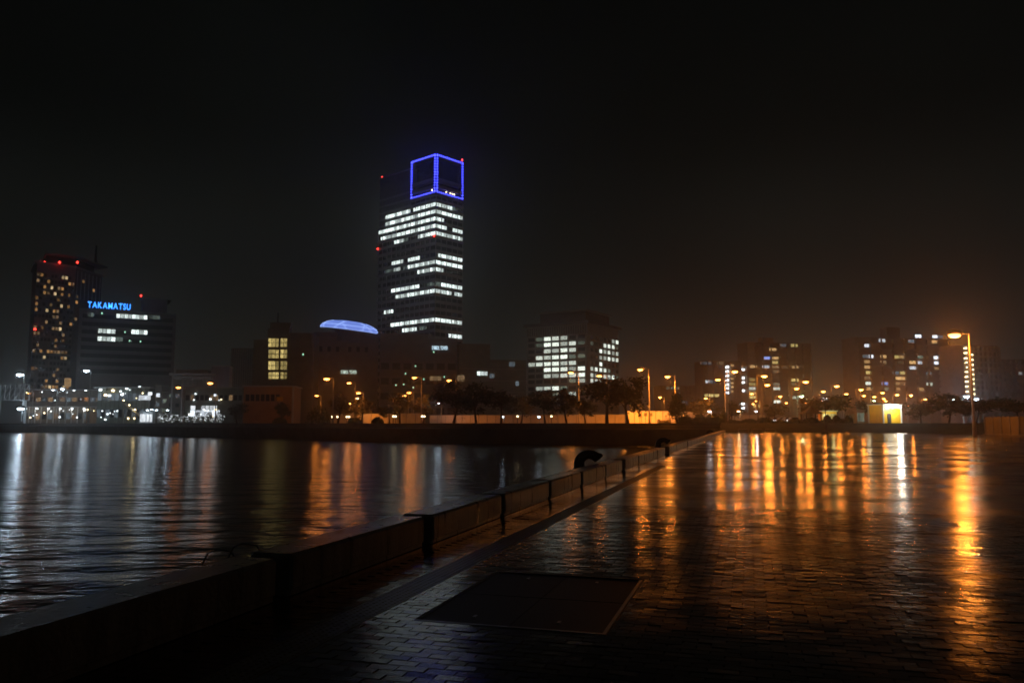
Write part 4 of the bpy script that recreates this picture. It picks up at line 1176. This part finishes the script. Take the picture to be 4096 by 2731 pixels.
# ---- parked cars behind the hedge
def car(u, Y, label, paint='car_paint'):
    p = at(u, 1670, Y)
    t = thing('parked_car', label, 'car', (p.x, Y, GZ), R(8), 'cars parked behind the hedge')
    prof = [(-2.1, .35), (-2.1, .8), (-1.5, .92), (-.85, 1.42), (.75, 1.45), (1.45, .95), (2.1, .82), (2.15, .35)]
    n = len(prof); v = [(x, -.82 + (.12 if z > 1.2 else 0), z) for x, z in prof] + [(x, .82 - (.12 if z > 1.2 else 0), z) for x, z in prof]
    f = [tuple(range(n)), tuple(reversed(range(n, 2 * n)))] + [(i, n + i, n + (i + 1) % n, (i + 1) % n) for i in range(n)]
    mesh('body', v, f, paint, t)
    mesh('side_window', [(-1.15, -.825, .98), (1.1, -.825, .98), (.62, -.73, 1.38), (-.75, -.73, 1.38)], [(0, 1, 2, 3)], 'glass_dark', t)
    for x in (-1.3, 1.35):
        for y in (-.76, .76):
            w_ = MB().tube([(x, y - .1, .32), (x, y + .1, .32)], .32, 14).build('wheel', 'tyre', t)
    for y in (-.6, .6): box('headlight', (-2.1, y, .68), (.08, .35, .16), 'small_white', t)
for i, u in enumerate((3078, 3102, 3130, 3152, 3176)):
    car(u, 206 - i * 2, ['first parked car from the left behind the hedge', 'second parked car from the left behind the hedge', 'third parked car from the left behind the hedge', 'fourth parked car from the left behind the hedge', 'parked car nearest the garden pavilion behind the hedge'][i])

# ------------------------------------------------------------------ street lamps
pole_me = MB().tube([(0, 0, 0), (0, 0, 1)], [.13, .07], 8); 
def shared(name, mb, mt, smooth=False):
    o = mb.build(name, mt, None, smooth); me = o.data; bpy.data.objects.remove(o); return me
ME_POLE = shared('pole', MB().tube([(0, 0, 0), (0, 0, .12), (0, 0, .13), (0, 0, 1)], [.16, .14, .11, .06], 8), 'pole_paint')
ME_ARM = shared('arm', MB().tube([(0, 0, -.25), (.35, 0, -.05), (1, 0, 0)], [.05, .045, .04], 6), 'pole_paint', True)
hv = MB().tube([(-.6, 0, .1), (-.45, 0, .12), (.1, 0, .16), (.5, 0, .11), (.62, 0, .1)], [.08, .2, .24, .16, .06], 10)
ME_HEAD = shared('housing', hv, 'pole_paint', True)
def lens_me(mt, r=(.5, .26, .16)):
    mb = MB()
    seg, ring = 10, 6
    prof = [(math.sin(math.pi * i / ring), -math.cos(math.pi * i / ring)) for i in range(ring + 1)]
    mb.lathe([(max(a, .001), b_) for a, b_ in prof], seg)
    mb.v = [(x * r[0], y * r[1], z * r[2]) for x, y, z in mb.v]
    return shared('lens', mb, mt, True)
LENS = {k: lens_me(k) for k in ('sodium_lens', 'white_lens', 'green_lens', 'small_white', 'small_warm')}
LIGHT = {'sodium_lens': SOD, 'white_lens': (.62, .82, 1.0), 'green_lens': (.7, 1.0, .5), 'small_white': (.95, .97, 1), 'small_warm': (1, .75, .4)}
nlamp = [0]
def street_lamp(u, v, label, kind='sodium_lens', h=10.5, Y=None, power=2200, side=1, base=None, big=1.0, down=0, name='street_lamp', group='street lamps of the harbour road'):
    base = GZ if base is None else base
    if Y is None:
        Y = min(max((h - CAM_H) * F / (1693 - v), 160), 540)
    p = at(u, v, Y); hh = p.z - base
    arm = min(1.9, hh * .16)
    t = thing(name, label, 'street lamp', (p.x + side * arm, Y, base), 0 if side < 0 else math.pi, group)
    o = bpy.data.objects.new('pole', ME_POLE); o.scale = (big, big, hh + .25); link(o, t)
    o = bpy.data.objects.new('arm', ME_ARM); o.scale = (arm - .5 * big, 1, 1); o.location = (0, 0, hh + .25); link(o, t)
    o = bpy.data.objects.new('housing', ME_HEAD); o.location = (arm, 0, hh + .12 * big); o.scale = (big, big, big); hs_ = link(o, t)
    o = bpy.data.objects.new('lens', LENS[kind]); o.location = (0, 0, -.12); link(o, hs_)
    if power: glow(t, (arm, -.12, hh - .4 * big), LIGHT[kind], power, .3)
    if down: glow(t, (arm, 0, hh - .3 * big), LIGHT[kind], down, .3, 'down')
    nlamp[0] += 1
    return t
# (pixel of the head, what tells it apart)
far = [
 (1307, 1516, 'tall orange street lamp above the round dark bush left of the hall lettering', 1),
 (1396, 1532, 'tall orange street lamp just below the pale lettering on the hall', 1),
 (1267, 1583, 'lower orange street lamp left above the round dark bush', 1),
 (1434, 1572, 'orange street lamp between two lit autumn trees right of the tall lamp', 1),
 (1400, 1614, 'lowest orange street lamp in front of the autumn trees', 1),
 (1658, 1511, 'tall orange street lamp in front of the dark podium middle', 1),
 (1797, 1522, 'tall orange street lamp over the left edge of the large dark trees', 1),
 (1617, 1583, 'orange street lamp lighting up the bright autumn tree', 1),
 (1636, 1571, 'orange street lamp close behind the one at the bright autumn tree', 1),
 (2283, 1491, 'orange street lamp in front of the lit office grid, left one', 1),
 (2397, 1504, 'orange street lamp at the right corner of the lit office grid', 1),
 (2251, 1575, 'orange street lamp low before the office block between trees', 1),
 (2502, 1571, 'orange street lamp glowing through the right side of the largest tree', 1),
 (2425, 1585, 'small orange street lamp glowing inside the largest tree', 1),
 (2561, 1479, 'highest orange street lamp right above the largest dark tree', 1),
 (2670, 1507, 'tall orange street lamp standing behind the bright orange wall', 1),
 (2640, 1589, 'lower orange lamp left of the pole behind the bright wall', 1),
 (2872, 1519, 'orange street lamp left of the white column of stair lamps', 1),
 (2939, 1487, 'highest orange street lamp right of the white column of stair lamps', -1),
 (2823, 1594, 'orange street lamp above the orange lit small tree', 1),
 (2777, 1616, 'small orange lamp just right of the small pine', 1),
 (3057, 1505, 'orange street lamp before the hazy apartment slab, upper one', -1),
 (3069, 1540, 'orange street lamp before the hazy apartment slab, lower one', -1),
 (3007, 1575, 'orange street lamp before the lower left windows of the hazy slab', 1),
 (3121, 1586, 'orange street lamp right of centre under the hazy slab', -1),
 (3026, 1604, 'upper of two close orange lamps under the hazy slab', 1),
 (3012, 1615, 'lower of two close orange lamps under the hazy slab', 1),
 (3145, 1611, 'orange street lamp low under the right end of the hazy slab', -1),
 (3222, 1528, 'orange street lamp high at the right end of the hazy slab', -1),
 (3187, 1554, 'orange street lamp below the high one at the hazy slab end', -1),
 (3222, 1613, 'small orange lamp just over the garden pavilion', 1),
 (3347, 1545, 'orange street lamp midway between the two apartment slabs', -1),
 (3293, 1566, 'orange street lamp above the dark round tree by the yellow shelter', -1),
 (3385, 1576, 'orange street lamp right over the dark round tree', -1),
 (3400, 1607, 'orange street lamp low right of the dark round tree', -1),
 (3444, 1559, 'orange street lamp at the left foot of the tall apartment slab', -1),
 (3455, 1583, 'orange street lamp under the left foot of the tall slab', -1),
 (3497, 1587, 'orange street lamp above the left wall of the yellow kiosk', -1),
 (3530, 1571, 'orange street lamp highest above the yellow kiosk', -1),
 (3535, 1595, 'upper of two close orange lamps over the yellow kiosk roof', -1),
 (3543, 1604, 'lower of two close orange lamps over the yellow kiosk roof', -1),
 (3588, 1579, 'orange street lamp above the right edge of the yellow kiosk', -1),
 (3644, 1581, 'orange street lamp right of the yellow kiosk, upper one', -1),
 (3629, 1623, 'orange street lamp beside the right wall of the yellow kiosk', -1),
 (3680, 1627, 'low orange street lamp farther right of the yellow kiosk', -1),
 (3701, 1597, 'orange street lamp below the right end of the tall slab', -1),
 (714, 1550, 'orange street lamp left of the flat white canopy', 1),
 (841, 1533, 'orange street lamp in front of the mauve cube building', 1),
]
near_wall = {1267: (262, 7000), 2561: (179, 15000), 2670: (178, 20000), 2640: (None, 3000), 2872: (188, 8000), 2502: (None, 4000), 2397: (186, 4500), 2283: (190, 3500), 1797: (208, 2500), 1658: (212, 2000), 1396: (232, 1800), 1434: (None, 2500)}
for u, v, lab, side in far:
    Y_, pw = near_wall.get(u, (None, 0))
    street_lamp(u, v, lab, 'sodium_lens', 10.5, Y_, 120 if u < 900 else 900 if u > 2500 else 450, side, big=1.25, down=pw)
street_lamp(2954, 1645, 'small warm park lamp left of the parked cars', 'small_warm', 4.5, 190, 120, 1, big=.8)
street_lamp(3026, 1645, 'small white park lamp near the parked cars', 'small_white', 4.5, 195, 150, 1, big=.9)
street_lamp(2838, 1645, 'small white park lamp at the right end of the orange wall', 'small_white', 4.5, 185, 150, 1, big=.9)
street_lamp(1429, 1594, 'yellowish park lamp among the lit autumn trees', 'small_warm', 7, 240, 200, 1)
street_lamp(1753, 1613, 'white park lamp left of the large dark trees', 'white_lens', 7, 215, 120, 1, big=.7)
street_lamp(2011, 1667, 'left low white path lamp before the long orange wall', 'white_lens', 2.4, 190, 60, 1, big=.7)
street_lamp(2155, 1667, 'right low white path lamp before the long orange wall', 'white_lens', 2.4, 190, 60, 1, big=.7)
street_lamp(3206, 1585, 'greenish white street lamp right of the hazy slab', 'green_lens', 10.5, 285, 1800, -1, big=1.5)
street_lamp(3301, 1593, 'white street lamp in front of the dark round tree', 'white_lens', 9, 240, 400, -1, big=.9)
street_lamp(3497, 1603, 'small greenish lamp above the yellow kiosk', 'green_lens', 9, 300, 300, -1)
street_lamp(3808, 1599, 'white floodlight left of the tall lamp pole', 'white_lens', 8, 235, 1500, -1, big=1.5)
street_lamp(3866, 1586, 'white floodlight just right of the tall lamp pole', 'white_lens', 8, 235, 1500, -1, big=1.5)
street_lamp(3905, 1597, 'white floodlight farthest right beyond the tall lamp pole', 'white_lens', 8, 235, 1500, -1, big=1.5)
street_lamp(80, 1499, 'white floodlight mast beside the lattice boarding bridge', 'white_lens', 22, 330, 1700, 1, big=3.2)
street_lamp(346, 1484, 'white floodlight mast in front of the ferry terminal', 'white_lens', 22, 335, 1100, 1, big=2.6)
street_lamp(83, 1635, 'low white floodlight under the boarding bridge mast', 'white_lens', 8, 318, 1000, 1, big=3.0)
street_lamp(250, 1556, 'bright white floodlight over the ferry terminal roof', 'white_lens', 15, 345, 700, 1, big=1.8)
street_lamp(212, 1560, 'smaller white floodlight over the ferry terminal roof', 'white_lens', 15, 345, 500, 1, big=1.1)
street_lamp(116, 1573, 'small orange lamp right of the boarding bridge', 'sodium_lens', 12, 345, 600, 1)
for i, (u, v) in enumerate(((590, 1640), (607, 1638), (626, 1640), (670, 1640))):
    street_lamp(u, v, ['first white pier lamp right of the yellow stair', 'second white pier lamp right of the yellow stair', 'third white pier lamp right of the yellow stair', 'fourth white pier lamp, before the pier offices'][i], 'white_lens', 6, 318, 180, 1, big=1.1)
pl_u = (1328, 1349, 1386, 1396, 1573, 1582, 1688, 1697, 2070, 2206)
ords = ('first', 'second', 'third', 'fourth', 'fifth', 'sixth', 'seventh', 'eighth', 'ninth', 'tenth')
for u, od in zip(pl_u, ords):
    p = at(u, 1690, 196 if u > 1500 else 212)
    t = thing('path_light', od + ' small warm path light from the left before the park wall', 'path light', (p.x, p.y, GZ), 0, 'path lights of the waterfront park')
    MB().tube([(0, 0, 0), (0, 0, 1.5)], [.09, .07], 8).build('post', 'mast_dark', t)
    MB().lathe([(0.001, 1.5), (.2, 1.5), (.22, 1.8), (0.001, 1.9)], 10).build('lens', 'small_warm', t); MB().lathe([(.26, 1.86), (.2, 1.98), (0.001, 2.0)], 10).build('cap', 'mast_dark', t)
# tall near lamp on the plaza
street_lamp(3818, 1342, 'tall near sodium lamp standing on the wet plaza at right', 'sodium_lens', 13, 104, 3200, 1, base=PZ, big=1.7, down=2500, name='plaza_lamp')

# ------------------------------------------------------------------ trees
def crown_mesh(name, n, seed, mt, shape='round', leaf=.42):
    rnd = random.Random(seed); v, f = [], []
    clumps = []
    for _ in range(26 if shape != 'pine' else 34):
        if shape == 'pine':
            t = rnd.random(); r_ = (1 - t) * .55 + .05; an = rnd.random() * 6.283
            clumps.append((Vector((r_ * math.cos(an) * rnd.random() ** .4, r_ * math.sin(an) * rnd.random() ** .4, t)), .13 + .1 * (1 - t)))
        else:
            d = Vector((rnd.gauss(0, 1), rnd.gauss(0, 1), rnd.gauss(0, .8))).normalized() * rnd.random() ** .45
            clumps.append((Vector((d.x * .5, d.y * .5, .50 + d.z * .46 + .06 * rnd.random())), .07 + rnd.random() * .15))
    for i in range(n):
        c, r_ = rnd.choice(clumps)
        p = c + Vector((rnd.gauss(0, .5), rnd.gauss(0, .5), rnd.gauss(0, .42))) * r_
        a = Vector((rnd.gauss(0, 1), rnd.gauss(0, 1), rnd.gauss(0, .7))).normalized(); b_ = a.orthogonal().normalized()
        s = leaf * (.5 + rnd.random()) * .1
        k = len(v)
        v += [tuple(p - a * s), tuple(p + b_ * s * .55), tuple(p + a * s), tuple(p - b_ * s * .55)]
        f.append((k, k + 1, k + 2, k + 3))
    me = bpy.data.meshes.new(name); me.from_pydata(v, [], f); me.materials.append(MATS[mt]); return me
CROWN = {('dark', i): crown_mesh('crown', 1900, 20 + i, 'leaf_dark') for i in range(4)}
CROWN.update({('olive', i): crown_mesh('crown', 2200, 40 + i, 'leaf_olive') for i in range(3)})
CROWN.update({('pine', i): crown_mesh('crown', 2200, 60 + i, 'leaf_pine', 'pine', .5) for i in range(2)})
def trunk_mesh(seed):
    rnd = random.Random(seed); mb = MB()
    lean = Vector((rnd.gauss(0, .05), rnd.gauss(0, .05), 0))
    pts = [Vector((0, 0, 0)), Vector((0, 0, .12)) + lean * .3, Vector((0, 0, .3)) + lean * .7, Vector((0, 0, .55)) + lean, Vector((0, 0, .8)) + lean * 1.2]
    mb.tube(pts, [.042, .034, .028, .018, .006], 8)
    for k in range(6):
        b0 = pts[2].lerp(pts[3], k / 6); an = k * 2.4 + rnd.random()
        e = b0 + Vector((math.cos(an) * .3, math.sin(an) * .3, .22 + rnd.random() * .14)); mid_ = b0.lerp(e, .5) + Vector((0, 0, .04))
        mb.tube([b0, mid_, e], [.016, .011, .004], 5)
    o = mb.build('trunk', 'bark'); me = o.data; bpy.data.objects.remove(o); return me
TRUNK = [trunk_mesh(s) for s in (1, 2, 3)]
ntree = [0]
def tree(u, vtop, Y, wpx, label, kind='dark', base=GZ, low=.28, name=None, group='trees of the waterfront park'):
    p = at(u, vtop, Y); h = p.z - base; w = wpx * Y / F * 1.3; low *= .75
    i = ntree[0]; ntree[0] += 1
    t = thing(name or {'dark': 'park_tree', 'olive': 'autumn_tree', 'pine': 'pine_tree'}[kind], label, 'tree', (p.x, Y, base), (i * 1.7) % 6.28, group)
    o = bpy.data.objects.new('trunk', TRUNK[i % 3]); o.scale = (h * .9, h * .9, h); link(o, t)
    nvar = {'dark': 4, 'olive': 3, 'pine': 2}[kind]
    o = bpy.data.objects.new('crown', CROWN[(kind, i % nvar)]); o.scale = (w, w, h * (1 - low)); o.location = (0, 0, h * low); link(o, t)
    return t
tree(1355, 1578, 226, 62, 'orange lit bushy tree right of the round dark bush', 'olive')
tree(1448, 1590, 230, 80, 'dim orange lit tree right of the pair of tall lamps', 'olive')
tree(1600, 1565, 214, 66, 'brightest orange autumn tree under the podium', 'olive')
tree(1695, 1585, 216, 60, 'dim amber tree left of the large dark trees', 'olive')
tree(1815, 1532, 180, 120, 'large dark tree left of centre before the annex', 'dark')
tree(1905, 1540, 182, 110, 'wide dark tree second in the row before the annex', 'dark')
tree(2005, 1548, 178, 95, 'dark tree third in the row before the annex', 'dark')
tree(2085, 1582, 205, 80, 'dim amber tree left of the office block foot', 'olive')
tree(2180, 1560, 172, 100, 'dark tree at the left foot of the office block', 'dark')
tree(2265, 1560, 172, 80, 'dark tree in front of the middle of the office block', 'dark')
tree(2340, 1590, 176, 70, 'small dark tree under the office block corner', 'dark')
tree(2425, 1490, 166, 120, 'tall dark tree right of the office block, left half of the largest pair', 'dark')
tree(2510, 1512, 168, 130, 'broad dark tree right of the office block beside the orange wall', 'dark')
tree(2708, 1578, 172, 66, 'small dark pine against the bright orange wall', 'pine', low=.15)
tree(2800, 1588, 196, 95, 'orange lit round tree right of the small pine', 'olive')
tree(2925, 1612, 205, 80, 'dim orange tree before the stair lamp column', 'olive')
tree(3100, 1610, 212, 70, 'small amber tree behind the parked cars', 'olive')
tree(3255, 1575, 200, 85, 'yellowish lit tree behind the garden pavilion', 'olive')
tree(3335, 1570, 182, 120, 'round dark tree above the yellow shelter', 'dark')
tree(3478, 1592, 172, 75, 'dark tree behind the left wall of the yellow kiosk', 'dark')
tree(3680, 1600, 190, 90, 'dim tree right of the yellow kiosk', 'olive')
tree(3790, 1580, 178, 120, 'dark tree left of the tall lamp pole', 'dark')
tree(3900, 1588, 170, 110, 'dark tree behind the tall lamp pole foot', 'dark')
tree(4070, 1580, 160, 150, 'dark tree at the right edge above the fence', 'dark')
tree(950, 1615, 262, 60, 'dark tree before the grey shed', 'dark')
tree(1130, 1612, 255, 50, 'dark tree before the right end of the orange hall', 'dark')
tree(1560, 1610, 205, 70, 'dark tree left of the brightest autumn tree', 'dark')

def bush(u, v, Y, wpx, h, label, seed, base=GZ, mt='leaf_dark', name='shrub', group='shrubs of the waterfront park'):
    rnd = random.Random(seed); p = at(u, v, Y); w = wpx * Y / F
    t = thing(name, label, 'shrub', (p.x, Y, base), 0, group)
    vv, ff = [], []
    for i in range(int(900)):
        d = Vector((rnd.gauss(0, 1), rnd.gauss(0, 1), abs(rnd.gauss(0, 1)))).normalized() * rnd.random() ** .3
        P_ = Vector((d.x * w / 2, d.y * min(w / 2, 2.5), d.z * h * (.85 + .25 * rnd.random())))
        a = Vector((rnd.gauss(0, 1), rnd.gauss(0, 1), rnd.gauss(0, 1))).normalized(); b_ = a.orthogonal().normalized(); s = .12 + rnd.random() * .16
        k = len(vv); vv += [tuple(P_ - a * s), tuple(P_ + b_ * s * .6), tuple(P_ + a * s), tuple(P_ - b_ * s * .6)]; ff.append((k, k + 1, k + 2, k + 3))
    mesh('foliage', vv, ff, mt, t)
    MB().tube([(0, 0, -.02), (0, 0, h * .6)], [.08, .03], 6).build('stem', 'bark', t)
    return t
bush(1272, 1660, 215, 100, 4.6, 'big round dark bush left of the lit autumn trees', 1)
bush(1120, 1680, 240, 60, 1.8, 'low dark shrub before the orange hall', 2)
bush(1420, 1685, 215, 60, 1.6, 'low dark shrub under the autumn trees', 3)
bush(1510, 1685, 205, 50, 1.5, 'low dark shrub left of the centre trees', 4)
for i, u in enumerate((2745, 2800, 2850, 2895)): bush(u, 1690, 168 + i, 60, 1.5 + .3 * i, ['first low bush from the left behind the railing', 'second low bush from the left behind the railing', 'third low bush from the left behind the railing', 'rightmost and tallest bush behind the railing'][i], 10 + i)
hl_ = ['hedge clump at the left end of the lawn slope', 'hedge clump second from left on the lawn slope', 'hedge clump third from left on the lawn slope', 'hedge clump in the middle of the lawn slope', 'hedge clump below the parked cars', 'hedge clump below the garden pavilion', 'hedge clump below the yellow shelter', 'hedge clump left of the yellow kiosk foot']
for i in range(8): bush(2935 + i * 62, 1690, 158 - i * .8, 72, .55 + .25 * (i % 3), hl_[i], 30 + i)
for i, u in enumerate((3310, 3345, 3395)): bush(u, 1690, 160, 34, 1.6, ['twiggy shrub before the yellow shelter left side', 'twiggy shrub before the yellow shelter right side', 'twiggy shrub left of the white booth'][i], 50 + i)
# shrubs dressed with tiny white lights on the pier
for i, u in enumerate((655, 700, 742, 790, 838, 876)):
    t = bush(u, 1665, 292, 36, 4.2, ['first shrub from the left wrapped in tiny white lights', 'second shrub from the left wrapped in tiny white lights', 'third shrub from the left wrapped in tiny white lights', 'fourth shrub from the left wrapped in tiny white lights', 'fifth shrub from the left wrapped in tiny white lights', 'rightmost shrub wrapped in tiny white lights'][i], 70 + i, name='lit_shrub', group='shrubs wrapped in white lights')
    rnd = random.Random(90 + i); mb = MB()
    for k in range(60):
        d = Vector((rnd.gauss(0, 1), -abs(rnd.gauss(0, 1)), rnd.gauss(0, 1))).normalized()
        d *= .55 + rnd.random() * .5; g = .07 + rnd.random() * .1
        mb.box((d.x * 2.1, d.y * 1.9, max(.3, 1.9 + d.z * 1.8)), (g, g, g))
    mb.build('fairy_lights', 'fairy_white', t)['kind'] = 'stuff'
    glow(t, (0, -3.0, 2.5), (.85, .9, 1), 30, .5)

# ------------------------------------------------------------------ night air
hz = mesh('haze', [(x, y, z) for x in (-2600, 2600) for y in (-220, 2700) for z in (-5.2, 170)], CUBE_F, 'steel')
hz['kind'] = 'stuff'
m = bpy.data.materials.new('night_air'); m.use_nodes = True; nt = m.node_tree
nt.nodes.remove(nt.nodes['Principled BSDF'])
pv = nt.nodes.new('ShaderNodeVolumePrincipled')
pv.inputs['Color'].default_value = (0.9, 0.9, 0.92, 1)
pv.inputs['Density'].default_value = 0.0005
pv.inputs['Anisotropy'].default_value = 0.89
nt.links.new(pv.outputs[0], nt.nodes['Material Output'].inputs['Volume'])
hz.data.materials.clear(); hz.data.materials.append(m)
print('lamps', nlamp[0], 'objects', len(bpy.data.objects))
